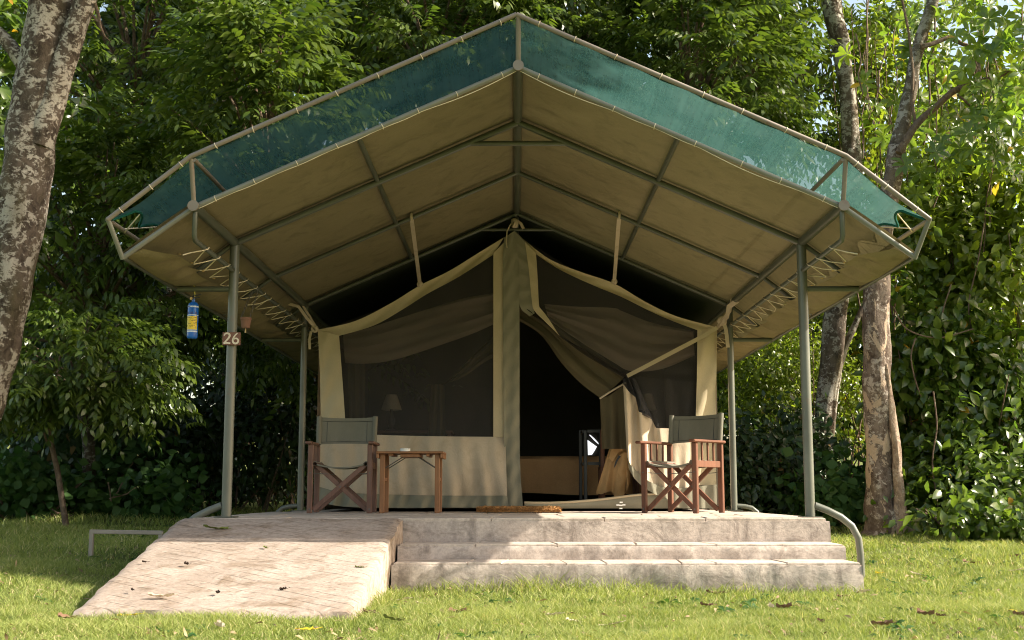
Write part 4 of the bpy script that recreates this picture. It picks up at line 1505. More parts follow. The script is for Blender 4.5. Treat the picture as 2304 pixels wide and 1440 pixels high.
jacket = thing("jacket", P(1380, 1060, 12.38), "tan jacket draped over the wooden chair inside the tent door", "jacket")
cloth("jacket_body", [(1372, 1006), (1390, 996), (1412, 1010)], [(1340, 1110), (1352, 1112), (1364, 1108), (1375, 1106), (1385, 1118), (1398, 1118), (1408, 1108), (1418, 1085)], M['jacket'], 12.35,
      lambda u, v: -.10 * sin(v * 2.2) + .03 * sin(u * 19 + .7) * v, 48, 20, True, jacket)
cloth("sleeve", [(1395, 1024), (1404, 1018), (1413, 1020)], [(1381, 1120), (1392, 1122), (1405, 1112)], M['jacket'], 12.24, lambda u, v: -.02 * sin(u * 3.1) + .012 * sin(v * 16), 12, 16, True, jacket)
cloth("collar", [(1370, 1030), (1378, 1008), (1398, 1000)], [(1378, 1040), (1390, 1020), (1402, 1014)], M['jacket'], 12.25, None, 12, 6, True, jacket)
cloth("zip_band", [(1386, 1046), (1391, 1035), (1397, 1027)], [(1381, 1054), (1384, 1040), (1392, 1024)], M['black'], 12.20, None, 8, 5, True, jacket)

nst = thing("bedside_table", P(900, 1060, 13.0), "dark bedside table behind the left mesh window", "table")
q0, q1 = P(846, 972, 13.0), P(1018, 972, 13.0)
wpart("tabletop", MB().box(((q0[0] + q1[0]) / 2, 13.2, q0[2]), (q1[0] - q0[0], .45, .03), None, .004), M['wood_grey'], nst)
for xx in (q0[0] + .04, q1[0] - .04):
    for yy in (13.02, 13.38):
        wpart("leg", MB().box((xx, yy, (zf + q0[2] - .015) / 2), (.04, .04, q0[2] - .015 - zf)), M['wood_grey'], nst)


def lamp(px_, ytop, ybot, wtop, wbot, Y, zbase, label):
    t = thing("bedside_lamp", (P(px_, ybot, Y)[0], Y + .12, zbase), label, "lamp")
    s = Y / F_PX
    x = P(px_, ybot, Y)[0]
    zt, zb = P(px_, ytop, Y)[2], P(px_, ybot, Y)[2]
    k = 28
    mb = MB()
    mb.grid(lambda u, v: (x + math.cos(u * 2 * math.pi) * s * (wbot + (wtop - wbot) * v) / 2, Y + .12 + math.sin(u * 2 * math.pi) * s * (wbot + (wtop - wbot) * v) / 2, zb + (zt - zb) * v), k, 4)
    wpart("lamp_shade", mb, M['shade'], t, True)
    wpart("lamp_base", MB().lathe([(.06, 0), (.065, .012), (.02, .03), (.035, .07), (.045, .12), (.02, .18), (.012, zb - zbase + .05)], (x, Y + .12, zbase), 16), M['black'], t, True)
    return t


lamp(878, 886, 921, 24, 48, 13.0, q0[2] + .015, "bedside lamp with cream shade behind the left mesh window")
nst2 = thing("bedside_table", P(1462, 1060, 13.0), "dark bedside table behind the right mesh window", "table")
q2, q3 = P(1425, 972, 13.0), P(1500, 972, 13.0)
wpart("tabletop", MB().box(((q2[0] + q3[0]) / 2, 13.2, q2[2]), (q3[0] - q2[0], .40, .03), None, .004), M['wood_grey'], nst2)
for xx in (q2[0] + .04, q3[0] - .04):
    for yy in (13.04, 13.36):
        wpart("leg", MB().box((xx, yy, (zf + q2[2] - .015) / 2), (.04, .04, q2[2] - .015 - zf)), M['wood_grey'], nst2)
lamp(1460, 884, 921, 22, 40, 13.0, q2[2] + .015, "bedside lamp with cream shade behind the right mesh window")

# ------------------------------------------------------------------ director chairs
def make_chair(label, wd, back):
    t = thing("director_chair", (0, 0, 0), label, "chair", "folding chairs on the platform")
    for sx in (-1, 1):
        for y in (-.20, .20):
            l_ = build("leg", MB().box((sx * .265, y, .305), (.048, .034, .61), None, .005), wd, t)
            if y < 0:
                build("bolt", MB().tube([(sx * .265, y - .020, .035), (sx * .265, y - .016, .035)], .008, 8).tube([(sx * .265, y - .020, .355), (sx * .265, y - .016, .355)], .007, 8), M['metal'], l_)
        build("back_post", MB().bar((sx * .255, .205, .635), (sx * .258, .235, .86), .032, .026, (0, 1, 0), .004), wd, t)
        arm = MB().box((sx * .280, -.02, .6225), (.062, .50, .025), None, .008)
        build("armrest", arm, wd, t)
        build("side_rail", MB().box((sx * .265, 0, .425), (.024, .366, .058), None, .004), wd, t)
        for y in (-.09, 0, .09):
            build("spindle", MB().box((sx * .265, y, .532), (.016, .016, .156), None, .002), wd, t)
        build("seat_rail", MB().tube([(sx * .225, -.205, .435), (sx * .225, .205, .435)], .017, 10), wd, t, True)
        for yy in (-.165, .165):
            build("brace_bar", MB().bar((sx * .245, yy, .352), (sx * .10, yy, .345), .018, .006, (0, 0, 1)), M['metal'], t)
    for yy in (-.172, .172):
        for sx in (-1, 1):
            y = yy + sx * .011
            build("cross_leg", MB().bar((-sx * .225, y, .43), (sx * .238, y, .028), .042, .020, (0, 1, 0), .003), wd, t)
        build("pivot_bolt", MB().tube([(.0, yy - .026, .232), (.0, yy + .026, .232)], .009, 8), M['metal'], t)

    def seat(u, v, dz=0.0):
        x = -.243 + .486 * u
        s = 4 * u * (1 - u)
        return (x, -.205 + .41 * v, .452 - .045 * s ** .8 + dz - .006 * math.sin(v * 3.1) * s)
    mb = MB()
    mb.grid(lambda u, v: seat(u, v), 20, 8)
    mb.grid(lambda u, v: seat(1 - u, v, -.004), 20, 8)
    for v in (0., 1.):
        mb.grid(lambda u, w_: tuple(np.array(seat(u, v)) + np.array([0, 0, -.014 * w_])), 20, 1)
    for sx in (-1, 1):
        mb.tube([(sx * .230, -.205, .438), (sx * .230, .205, .438)], .021, 10)
    build("seat", mb, M['sling'], t, True)

    def bk(u, v, dy=0.0):
        x = -.272 + .544 * u
        s = 4 * u * (1 - u)
        z = .622 + .258 * v - .010 * s * (v - .5) * 2
        return (x, .208 + .028 * v + .030 * s + dy + .002 * math.sin(u * 22), z)
    mb = MB()
    mb.grid(lambda u, v: bk(u, v, -.004), 24, 10)
    mb.grid(lambda u, v: bk(1 - u, v, .002), 24, 10)
    for v in (0., 1.):
        mb.grid(lambda u, w_: bk(u, v, -.004 + .006 * w_), 24, 1)
    for sx in (-1, 1):
        mb.tube([(sx * .258, .206, .622), (sx * .262, .236, .884)], .0235, 10)
    b_ = build("backrest", mb, M['sling'], t, True)
    sm = MB()
    sm.tube([np.array(bk(.06 + .88 * i / 20, .86)) + np.array([0, -.006, 0]) for i in range(21)], .0022, 5)
    sm.tube([np.array(bk(.06 + .88 * i / 20, .08)) + np.array([0, -.006, 0]) for i in range(21)], .0022, 5)
    for u in (.16, .84):
        sm.tube([np.array(bk(u, .08 + .78 * i / 8)) + np.array([0, -.006, 0]) for i in range(9)], .0018, 5)
    build("seam", sm, M['black'], b_, True)
    return t


c1 = make_chair("folding canvas chair left of the small table, facing straight forward", M['wood_grey'], None)
c1.location = (P(770, 1150, 10.8)[0], 10.80, DZ + .001)
c1.rotation_euler = (0, 0, R(1))
c2 = copy_tree(c1)
c2["label"] = "reddish folding canvas chair turned sideways beside the open door flap"
c2.location = (P(1537, 1150, 10.80)[0], 10.80, DZ + .001)
c2.rotation_euler = (0, 0, R(-42))
c2.scale = (1.04, 1.04, 1.02)
for o in list(c2.children):
    for q in [o] + list(o.children):
        if q.data.materials[0] == M['wood_grey']:
            q.data = q.data.copy()
            q.data.materials[0] = M['wood_red']

# ------------------------------------------------------------------ side table and ashtray
tx = P(925, 1150, 10.75)[0]
tab = thing("side_table", (tx, 10.75, DZ + .001), "small slatted wooden folding table beside the left chair", "table")
TH = .545
for k in range(5):
    y = -.19 + k * .095
    build("slat", MB().box((0, y, TH - .010), (.60, .088, .020), None, .004), M['wood_tabx'], tab)
for sx in (-1, 1):
    build("end_apron", MB().box((sx * .285, 0, TH - .0405), (.024, .46, .040), None, .004), M['wood_tab'], tab)
    for y in (-.17, .17):
        build("leg", MB().box((sx * .245, y, (TH - .021) / 2), (.044, .030, TH - .022), None, .004), M['wood_tab'], tab)
    build("leg_stretcher", MB().box((sx * .245, 0, .30), (.02, .309, .03), None, .003), M['wood_tab'], tab)
    for yy in (-.13, .13):
        build("brace_rod", MB().tube([(sx * .222, yy, .40), (sx * .07, yy, TH - .05)], .005, 6), M['metal'], tab)
build("batten", MB().box((0, 0, TH - .036), (.17, .40, .030), None, .003).box((.16, 0, TH - .033), (.03, .40, .024)).box((-.17, 0, TH - .030), (.04, .40, .018)), M['wood_tab'], tab)
ash = build("ashtray", MB().lathe([(.030, 0), (.046, .002), (.047, .026), (.042, .028), (.038, .010), (.001, .008)], (0, 0, 0), 24), M['white'], None, True)
ash.location = (P(911, 1018, 10.6)[0], 10.62, DZ + .001 + TH)
tag(ash, "round white ashtray on the small wooden table", "ashtray")

# ------------------------------------------------------------------ doormat
mat_ = thing("doormat", (P(1167, 1150, 11.05)[0], 11.05, DZ), "brown coir doormat on the platform before the tent door", "doormat")
mb = MB()
r_ = np.random.default_rng(5)
nz_ = r_.normal(0, 1, (60, 40))


def matf(u, v):
    i, j = int(u * 48), int(v * 24)
    e = min(u, 1 - u) * .78
    f = min(v, 1 - v) * .46
    d = min(e, f)
    z = .048 * min(1, (d / .03 + .02)) ** .45 + .006 * nz_[i, j] * (d > 0)
    return (-.39 + .78 * u + .004 * nz_[i, (j + 7) % 40], -.23 + .46 * v + .004 * nz_[(i + 3) % 60, j], max(.001, z))


build("mat_body", mb.grid(matf, 48, 24), M['coir'], mat_, True)
pos = np.stack([r_.uniform(-.385, .385, 5000), r_.uniform(-.225, .225, 5000), np.full(5000, .036)], 1)
edge = r_.uniform(0, 1, 5000) < .45
pos[edge, 1] = -.228 + r_.uniform(0, .012, edge.sum())
pos[edge, 2] = r_.uniform(.004, .044, edge.sum())
dirs = r_.normal(0, .5, (5000, 3)) + np.array([0, 0, 1.0])
dirs[edge] = r_.normal(0, .5, (edge.sum(), 3)) + np.array([0, -1.0, .25])
Vc, Tc, cc = instance(single(.022, .003, 6), pos, dirs, r_.normal(0, 1, (5000, 3)), r_.uniform(.6, 1.2, 5000), r_)
fib = np_mesh("coir_fibre", Vc, Tc, cc, M['coir'], mat_)
tag(fib, None, None, None, "stuff")

# ------------------------------------------------------------------ number board 26 on the left front post
q0, q1 = P(502, 748, YP - .045), P(541, 777, YP - .045)
bw, bh = q1[0] - q0[0], q0[2] - q1[2]
sgn = thing("number_sign", ((q0[0] + q1[0]) / 2, YP - .052, (q0[2] + q1[2]) / 2), "small brown board with number 26 on the left front post", "sign")
build("board", MB().box((0, 0, 0), (bw, .022, bh), None, .003), M['sign'], sgn)


def stroke(pts, w0, w1, y=-.0135):
    mb = MB()
    pts = [Vector((a, 0, b)) for a, b in pts]
    k = len(pts)
    vs, fs = [], []
    for i, p_ in enumerate(pts):
        d = (pts[min(i + 1, k - 1)] - pts[max(0, i - 1)]).normalized()
        nrm = Vector((-d.z, 0, d.x))
        t = i / (k - 1)
        w_ = (w0 + (w1 - w0) * math.sin(math.pi * t)) / 2
        for s_ in (-1, 1):
            for yy in (y, y + .003):
                a = p_ + nrm * s_ * w_
                vs.append((a.x, yy, a.z))
    for i in range(k - 1):
        o = i * 4
        fs += [(o, o + 2, o + 6, o + 4), (o + 1, o + 5, o + 7, o + 3), (o, o + 4, o + 5, o + 1), (o + 2, o + 3, o + 7, o + 6)]
    fs += [(0, 1, 3, 2), ((k - 1) * 4, (k - 1) * 4 + 2, (k - 1) * 4 + 3, (k - 1) * 4 + 1)]
    mb.add(vs, fs)
    return mb


hw, hh = bw / 2, bh / 2
two = [(-.80, .42), (-.74, .66), (-.58, .80), (-.38, .80), (-.22, .66), (-.18, .42), (-.28, .12), (-.48, -.22), (-.68, -.52), (-.82, -.72)]
build("digit", stroke([(a * hw, b * hh) for a, b in cat(two)], .008, .015), M['cream'], sgn)
build("digit_foot", stroke([(-.85 * hw, -.72 * hh), (-.5 * hw, -.66 * hh), (-.08 * hw, -.72 * hh)], .013, .013, -.0131), M['cream'], sgn)
six = [(.70, .86), (.48, .58), (.30, .22), (.20, -.14), (.20, -.42), (.30, -.66), (.50, -.76), (.70, -.66), (.80, -.42), (.76, -.16), (.60, .02), (.42, .0), (.26, -.16)]
build("digit", stroke([(a * hw, b * hh) for a, b in cat(six)], .009, .014), M['cream'], sgn)

# ------------------------------------------------------------------ blue extinguisher hanging from the left eave strut
ex = P(434, 720, YP)
ext = thing("fire_extinguisher", (ex[0], YP, P(434, 762, YP)[2]), "blue fire extinguisher with yellow label hanging by a cord", "extinguisher")
er, eh = .0405, P(434, 680, YP)[2] - P(434, 762, YP)[2]
build("cylinder", MB().lathe([(er * .75, 0), (er * .95, .006), (er, .018), (er, eh - .03), (er * .9, eh - .014), (er * .6, eh - .002), (er * .3, eh + .004), (er * .3, eh + .02)], (0, 0, 0), 28), M['blue'], ext, True)


def lab(name, z0, z1, a0, a1, mat, rr):
    mb = MB()
    mb.grid(lambda u, v: (rr * math.cos(a0 + (a1 - a0) * u), rr * math.sin(a0 + (a1 - a0) * u), z0 + (z1 - z0) * v), 16, 1)
    return build(name, mb, mat, ext, True)


D = math.pi
lab("yellow_label", eh * .235, eh * .60, D + .25, 2 * D - .45, M['yellow'], er + .0008)
lab("print_band", eh * .845, eh * .885, D + .05, 2 * D - .05, M['labelwhite'], er + .0008)
lab("print_band", eh * .62, eh * .645, D + .05, 2 * D - .05, M['labelwhite'], er + .0008)
lab("print_band", eh * .165, eh * .205, D + .2, 2 * D - .3, M['labelwhite'], er + .0008)
for a0 in (D + .5, D + 1.35, D + 2.1):
    lab("print_block", eh * .66, eh * .72, a0, a0 + .5, M['labelblue'], er + .0010)
lab("print_block", eh * .855, eh * .878, D + .3, D + 1.2, M['labelblue'], er + .0014)
mbp = MB()
for k in range(7):
    z0 = eh * (.555 - .043 * k)
    a0 = D + .36
    while a0 < 2 * D - .65:
        wdt = random.uniform(.12, .4)
        a1 = min(a0 + wdt, 2 * D - .55)
        if random.random() < .8:
            mbp.grid(lambda u, v: ((er + .0014) * math.cos(a0 + (a1 - a0) * u), (er + .0014) * math.sin(a0 + (a1 - a0) * u), z0 + .0035 * v), 3, 1)
        a0 = a1 + .09
build("label_print", mbp, M['labelink'], ext, True)
mbp = MB()
for k in range(16):
    a0 = D + .27 + k * .15
    mbp.grid(lambda u, v: ((er + .0014) * math.cos(a0 + .07 * u), (er + .0014) * math.sin(a0 + .07 * u), eh * .212 + .008 * v), 2, 1)
build("label_ticks", mbp, M['labelwhite'], ext, True)
hd = build("valve", MB().box((-.004, 0, eh + .030), (.032, .022, .028), None, .005).tube([(-.03, -.004, eh + .034), (-.012, -.004, eh + .03)], .008, 8).bar((-.012, 0, eh + .046), (.055, 0, eh + .062), .016, .006).bar((-.012, 0, eh + .036), (.045, 0, eh + .036), .014, .006), M['black'], ext, True)
build("gauge", MB().tube([(-.014, -.012, eh + .026), (-.014, -.022, eh + .026)], .011, 14), M['brass'], hd, True)
ct = P(438, 645, YP)
build("cord", MB().tube([(.006, -.003, eh + .02), (.010, -.004, eh + .06), (.006, -.002, eh + .075), (.004, .0, eh + .10), (.004, .02, OZ + .008 - ext.location.z), (.004, -.024, OZ + .006 - ext.location.z), (.004, .0, eh + .11)], .0032, 6), M['plastic'], ext, True)

# ------------------------------------------------------------------ clay bell hung from the lacing tube
bq = P(553, 730, 9.62)
bell = thing("clay_bell", (bq[0], 9.62, P(553, 738, 9.62)[2]), "small terracotta pot hanging on chains from the eave tube", "pot")
build("pot", MB().lathe([(.031, 0), (.034, .004), (.040, .05), (.043, .066), (.047, .068), (.047, .086), (.042, .087), (.038, .07), (.03, .03), (.001, .02)], (0, 0, 0), 20), M['terracotta'], bell, True)
build("clapper", MB().tube([(0, 0, -.003), (0, 0, -.04)], [.004, .008], 8), M['brass'], bell, True)
for sx in (-1, 1):
    mb = MB()
    z1 = 2.315 - bell.location.z
    dx = (CX - HX) - bell.location.x
    for k in range(9):
        t = k / 9
        c = Vector((sx * .036 * (1 - t) + (dx + sx * .022) * t, 0, .085 + (z1 - .085 - .015) * (t + .055)))
        a = Vector((1, 0, 0)) if k % 2 else Vector((0, 1, 0))
        mb.tube([c + a * .006 * math.cos(q) + Vector((0, 0, 1)) * .022 * math.sin(q) for q in [i * 2 * math.pi / 8 for i in range(8)]], .0022, 4, closed=True)
    build("chain", mb, M['metal'], bell, True)

# ------------------------------------------------------------------ low rail on the grass at the left
a = ground_at(204, 1254)
rail = thing("low_rail", a, "low beige metal rail standing in the shaded grass left of the ramp", "rail")
rx = P(360, 1250, a[1] + .02)[0] - a[0]
rh = P(204, 1200, a[1])[2] - a[2]
build("post", MB().box((0, 0, rh / 2 - .03), (.034, .034, rh + .06), None, .004), M['rail'], rail)
build("post", MB().box((rx, .02, rh / 2 - .035), (.034, .034, rh + .05), None, .004), M['rail'], rail)
build("crossbar", MB().bar((-.017, 0, rh + .014), (rx + .017, .02, rh + .004), .034, .034, (0, 0, 1), .004), M['rail'], rail)

# ------------------------------------------------------------------ fallen leaves
def fallen(px_, py_, L, W, mat, label, rz, curl, on=None, group=None):
    L, W, curl = L * .85, W * .85, curl * .45
    if on is None:
        q = ground_at(px_, py_)
        zoff = .022
    else:
        d = ray(px_, py_)
        if on == 'ramp':
            t = 2.0
            for k in range(80):
                q = CAM + d * t
                v = (q[1] - 6.11) / 2.56
                h = q[2] - (.040 + (DZ - .042) * max(0, min(1, v)) ** .98)
                t += h * 2.0
            zoff = .006
        else:
            q = CAM + d * ((on - CAM[2]) / d[2])
            zoff = .004
    mb = MB()
    r = random.Random(px_)
    n = 8
    tw = r.uniform(-.5, .5)

    def f(u, v):
        s = (u - .5) * 2
        wv = math.sin(math.pi * min(1, v * .93 + .05)) ** .8 * W / 2
        x = s * wv
        y = (v - .5) * L
        z = curl * (abs(s) ** 1.5 * .5 * W * 2 + ((v - .5) * 2) ** 2 * .22 * L) + tw * s * (v - .5) * W + .004 * math.sin(v * 20 + s * 3)
        return (x, y, z)
    mb.grid(f, 4, 8)
    mb.tube([(0, -.5 * L, curl * .22 * L), (0.004, -.5 * L - .02, curl * .25 * L + .004)], .0015, 4)
    o = build("fallen_leaf", mb, mat, None, True)
    zl = min(v_.co.z for v_ in o.data.vertices)
    o.location = (q[0], q[1], q[2] + zoff - zl * .9)
    o.rotation_euler = (r.uniform(-.2, .2), r.uniform(-.2, .2), rz)
    tag(o, label, "leaf", group or "fallen leaves on the lawn")
    return o


Y_, B_, W_, G_, K_ = M['fl_yellow'], M['fl_brown'], M['fl_pale'], M['fl_green'], M['fl_dark']
for a in [
    (290, 1396, .15, .045, Y_, "bright yellow fallen leaf on the grass below the ramp foot", 1.5, .3),
    (1540, 1328, .15, .045, Y_, "yellow fallen leaf lying against the bottom of the lower step", 1.3, .4),
    (690, 1428, .12, .035, Y_, "dull yellow fallen leaf in the grass at the bottom edge of the photo", 1.7, .2),
    (1978, 1297, .10, .05, Y_, "small yellow fallen leaf right of the lower step's corner", .4, .4),
    (835, 1358, .11, .05, W_, "pale yellowish fallen leaf at the right foot of the ramp", 1.4, .5),
    (900, 1360, .13, .035, W_, "long pale fallen leaf on the grass just right of the ramp foot", 1.6, .4),
    (945, 1368, .07, .035, W_, "short white curled leaf right of the long pale leaf by the ramp", 1.2, .6),
    (1245, 1395, .12, .05, W_, "pale curled leaf on the lawn in front of the middle of the steps", .9, .5),
    (1290, 1408, .09, .025, W_, "thin pale leaf scrap right beside the pale curled leaf", 1.5, .3),
    (1372, 1417, .14, .03, W_, "narrow white fallen leaf nearest the bottom edge, centre right", 1.5, .3),
    (492, 1421, .08, .06, W_, "faded tan leaf on the grass below the middle of the ramp", .7, .6),
    (1030, 1389, .11, .05, B_, "brown curled leaf on the lawn in front of the left end of the steps", 1.5, .7),
    (885, 1406, .13, .05, G_, "dark green fallen leaf on the grass below the ramp's right corner", 1.4, .6),
    (150, 1402, .11, .05, B_, "brown crumpled leaf on the grass at the lower left", 1.8, .6),
    (830, 1390, .10, .04, B_, "dark brown leaf on the grass just right of the ramp's corner", 1.0, .8),
    (1610, 1345, .14, .03, B_, "long arched brown leaf beside the yellow leaf at the lower step", 1.4, 1.0),
    (1590, 1372, .09, .03, B_, "short dark brown leaf below the long arched brown leaf", 1.6, .7),
    (1765, 1378, .10, .05, B_, "brown leaf standing on edge in the lawn right of centre", 1.2, .9),
    (1895, 1352, .07, .03, B_, "small dark leaf on the lawn in front of the step's right corner", 1.6, .7),
    (1945, 1340, .10, .05, W_, "greyish pale leaf leaning in the grass off the step's right corner", .5, .6),
    (1985, 1418, .12, .05, B_, "large brown curled leaf near the bottom right of the photo", 1.5, .8),
    (2083, 1394, .10, .045, B_, "dark brown leaf, left one of the close pair on the right lawn", 1.2, .9),
    (2117, 1397, .06, .03, B_, "small dark leaf, right one of the close pair on the right lawn", .8, .7),
    (2185, 1273, .16, .05, B_, "long brown leaf lying on the sunny lawn far right", 1.5, .5),
    (2280, 1259, .13, .05, B_, "brown leaf on the lawn at the right edge by the hedge", .9, .7),
    (2285, 1290, .16, .03, W_, "pale twig like leaf at the right edge of the lawn", .6, .3),
    (2060, 1298, .13, .03, W_, "pale blade shaped leaf in the grass right of the steps", .4, .4),
    (1735, 1376, .06, .04, W_, "small greyish leaf left of the brown leaf standing on edge", .3, .8),
    (1847, 1410, .07, .03, B_, "dark upright leaf scrap low on the right lawn", .4, .9),
    (2295, 1395, .08, .05, B_, "brown leaf cut by the right edge of the photo", 1.4, .7),
]:
    fallen(*a)
for a in [
    (485, 1192, .20, .045, G_, "long green brown leaf on the shaded top of the ramp", 1.75, .5),
    (362, 1346, .17, .035, W_, "tan curled leaf low on the sunlit ramp", 1.5, .7),
    (596, 1235, .05, .03, G_, "tiny yellow green leaf at the shadow edge on the ramp", .7, .5),
    (808, 1280, .07, .02, G_, "small green sprig near the ramp's right edge", 1.2, .6),
    (419, 1273, .045, .03, K_, "black crumb of bark on the sunlit ramp", 1.0, .8),
    (324, 1268, .04, .02, K_, "dark crumb near the ramp's left edge at the shadow line", 1.2, .8),
    (297, 1331, .03, .02, K_, "little dark crumb low on the ramp's left side", .6, .8),
    (637, 1330, .05, .03, K_, "dark crumb on the lower right half of the ramp", 1.3, .8),
    (490, 1338, .04, .03, K_, "brown crumb low in the middle of the ramp", .3, .8),
]:
    fallen(*a, on='ramp', group="litter on the ramp")
fallen(1353, 1257, .13, .03, B_, "olive brown leaf on the sunlit tread of the lower step", 1.55, .5, on=.187, group="litter on the steps")
fallen(1205, 1130 + 26, .09, .03, B_, "brown scrap on the platform edge before the doormat", 1.2, .4, on=DZ + .002, group="litter on the steps")

r_ = np.random.default_rng(87)
n = 420
x, y = r_.uniform(-4.5, 5.5, n), 5.2 + 9 * r_.uniform(0, 1, n) ** 1.3
q = ~((x > -2.6) & (x < 2.4) & (y > 7.8) & (y < 17)) & ~((x > -2.6) & (x < -.7) & (y > 5.9) & (y < 8.7))
x, y = x[q], y[q]
n = len(x)
pos = np.stack([x, y, gz(x, y) + .012], 1)
V, T, c = instance(whorl(6, .055, .026, 30), pos, np.tile([0, 0, 1.0], (n, 1)) + r_.normal(0, .15, (n, 3)), r_.normal(0, 1, (n, 3)), r_.uniform(.6, 1.5, n), r_)
tag(np_mesh("weeds", V, T, c, M['leaf_round']), "small flat weeds growing through the lawn", None, None, "stuff")
r_ = np.random.default_rng(88)
n = 2600
x, y = r_.uniform(-4.2, 5.2, n), 5.0 + 9 * r_.uniform(0, 1, n) ** 1.5
q = ~((x > -2.5) & (x < 2.35) & (y > 7.85) & (y < 17)) & ~((x > -2.5) & (x < -.78) & (y > 6.0) & (y < 8.7))
x, y = x[q], y[q]
n = len(x)
pos = np.stack([x, y, gz(x, y) + r_.uniform(.012, .035, n)], 1)
V, T, c = instance(single(.035, .011, 6, .3, .2), pos, r_.normal(0, 1, (n, 3)) * (1, 1, .25), np.tile([0, 0, 1.0], (n, 1)) + r_.normal(0, .4, (n, 3)), r_.uniform(.4, 1.8, n), r_)
M['litter'] = leafmat("dry_litter", (0.12, 0.07, 0.04), (0.42, 0.33, 0.19), (0.60, 0.45, 0.05), 0.1, 0.7, 0.2)
tag(np_mesh("leaf_litter", V, T, c, M['litter']), "small dry bits of leaf scattered through the lawn", None, None, "stuff")

# ------------------------------------------------------------------ trees
def tree_tag(name, base, label, cat_="tree", group=None):
    return thing(name, base, label, cat_, group)


# big leaning trunk at the left edge
t1 = tree_tag("lichen_tree", (-4.55, 10.0, .05), "thick leaning tree with pale lichen bark at the left edge, forked near the top")
mb, pts, rad = trunk_px([(-165, 1235, 175), (-150, 1180, 140), (-96, 1020, 116), (-48, 900, 108), (-13, 790, 106), (10, 680, 106), (32, 560, 110), (58, 400, 112), (72, 300, 110), (86, 200, 108), (100, 120, 106), (112, 20, 100), (120, -120, 92), (128, -300, 80), (130, -520, 60)], 10.0, 4, 30, .018, 5)
wpart("trunk", mb, M['bark_left'], t1, True)
mb2, _, _ = trunk_px([(88, 330, 60), (108, 260, 62), (132, 180, 58), (158, 100, 52), (190, 10, 50), (215, -80, 46), (260, -220, 40), (330, -420, 28)], 9.93, 6, 20, .02, 4)
wpart("limb", mb2, M['bark_left'], t1, True)
mb3, _, _ = trunk_px([(60, 150, 40), (30, 112, 34), (0, 78, 30), (-40, 40, 26), (-120, 0, 18)], 10.0, 7, 14, .02, 3)
wpart("limb", mb3, M['bark_left'], t1, True)
mb4, _, _ = trunk_px([(214, 8, 8), (222, 35, 8), (226, 60, 6), (236, 82, 4), (250, 95, 2)], 9.9, 8, 8, .02, 2)
mb5, _, _ = trunk_px([(193, 22, 5), (212, 38, 6), (222, 50, 7)], 9.9, 8, 8, .02, 2)
wpart("twig", mb4, M['twig'], t1, True)
wpart("twig", mb5, M['twig'], t1, True)
r_ = np.random.default_rng(100)
pp, lm = boughs((-4.4, 10.3, 6.6), (1.7, 1.6, 1.1), 12, 16, FRONDS, r_, zmin=5.4)
wpart_leaf = []


def crown(parent, parts, mat, name="crown"):
    V, T, c = merge(parts)
    off = np.array(parent.location)
    return np_mesh(name, V - off, T, c, mat, parent)


crown(t1, pp, M['leaf_pinnate'])

# pinnate forest trees behind the tent
FT = [
    ((-5.6, 15.6, 3.9), (1.9, 1.5, 2.2), 34, (-5.9, 16.0), "feathery green tree filling the left edge behind the lichen trunk"),
    ((-3.15, 14.7, 5.1), (1.75, 1.4, 2.0), 46, (-1.6, 16.8), "leafy tree with drooping feather leaves left of the tent roof"),
    ((-2.4, 16.8, 3.0), (1.6, 1.3, 1.7), 26, (-1.55, 17.4), "shaded feathery tree low behind the left eave of the tent"),
    ((-1.15, 16.4, 7.0), (1.8, 1.5, 1.8), 34, (-1.3, 17.0), "feathery tree crown above the left roof slope"),
    ((-5.9, 17.6, 7.2), (2.4, 1.9, 2.4), 40, (-6.0, 18.0), "tall feathery tree at the upper left behind the lichen trunk"),
    ((-3.3, 18.0, 8.4), (2.1, 1.8, 2.2), 32, (-3.2, 18.6), "tall feathery tree at the top edge left of centre"),
    ((.75, 17.4, 7.6), (1.9, 1.6, 1.9), 34, (.8, 18.2), "feathery tree rising just right of the roof's peak"),
    ((2.55, 16.4, 6.5), (1.55, 1.5, 2.1), 42, (2.5, 17.2), "feathery tree above the right roof slope, left of the slim grey trunk"),
    ((4.3, 19.4, 7.8), (1.9, 1.6, 2.2), 30, (4.4, 19.8), "feathery tree behind the slim grey trunk at the upper right"),
    ((-.2, 19.8, 9.6), (2.8, 1.8, 2.2), 30, (0, 20.2), "high feathery tree crown at the top edge over the roof peak"),
]
for i, (cc_, rr_, nb, base, lab_) in enumerate(FT):
    r_ = np.random.default_rng(200 + i)
    bz = float(gz(base[0], base[1])) - .05
    t = tree_tag("feathery_tree", (base[0], base[1], bz), lab_, "tree", "feathery trees behind the tent")
    pp, lm = boughs(cc_, rr_, nb, 20, FRONDS, r_, front=.72, zmin=1.4, fmin=.45, spread=.36, thin=.2)
    # loose inner leaves close the crown
    n = 260
    d = r_.normal(0, 1, (n, 3))
    d /= np.linalg.norm(d, axis=1, keepdims=True)
    pos = np.array(cc_) + d * np.array(rr_) * r_.uniform(.1, .85, (n, 1))
    pp.append(instance(FRONDS[0], pos, d + r_.normal(0, .4, (n, 3)) - np.array([0, 0, .4]), np.tile([0, 0, 1.0], (n, 1)) + r_.normal(0, .3, (n, 3)), r_.uniform(.8, 1.3, n), r_))
    crown(t, pp, M['leaf_pinnate'])
    top = np.array(cc_) + np.array([0, 0, rr_[2] * .3])
    mbt = MB()
    b0 = np.array([base[0], base[1], bz])
    pts = [b0 + (top - b0) * k / 8 + np.array([.12 * math.sin(k * 1.3 + i), .1 * math.sin(k * .9), 0]) * (0 < k) for k in range(9)]
    mbt.tube(pts, [.10 - .008 * k for k in range(9)], 12)
    wpart("trunk", mbt, M['bark_dark'], t, True)
    wpart("limb", limb_mesh(lm, .032, .008), M['twig'], t, True)

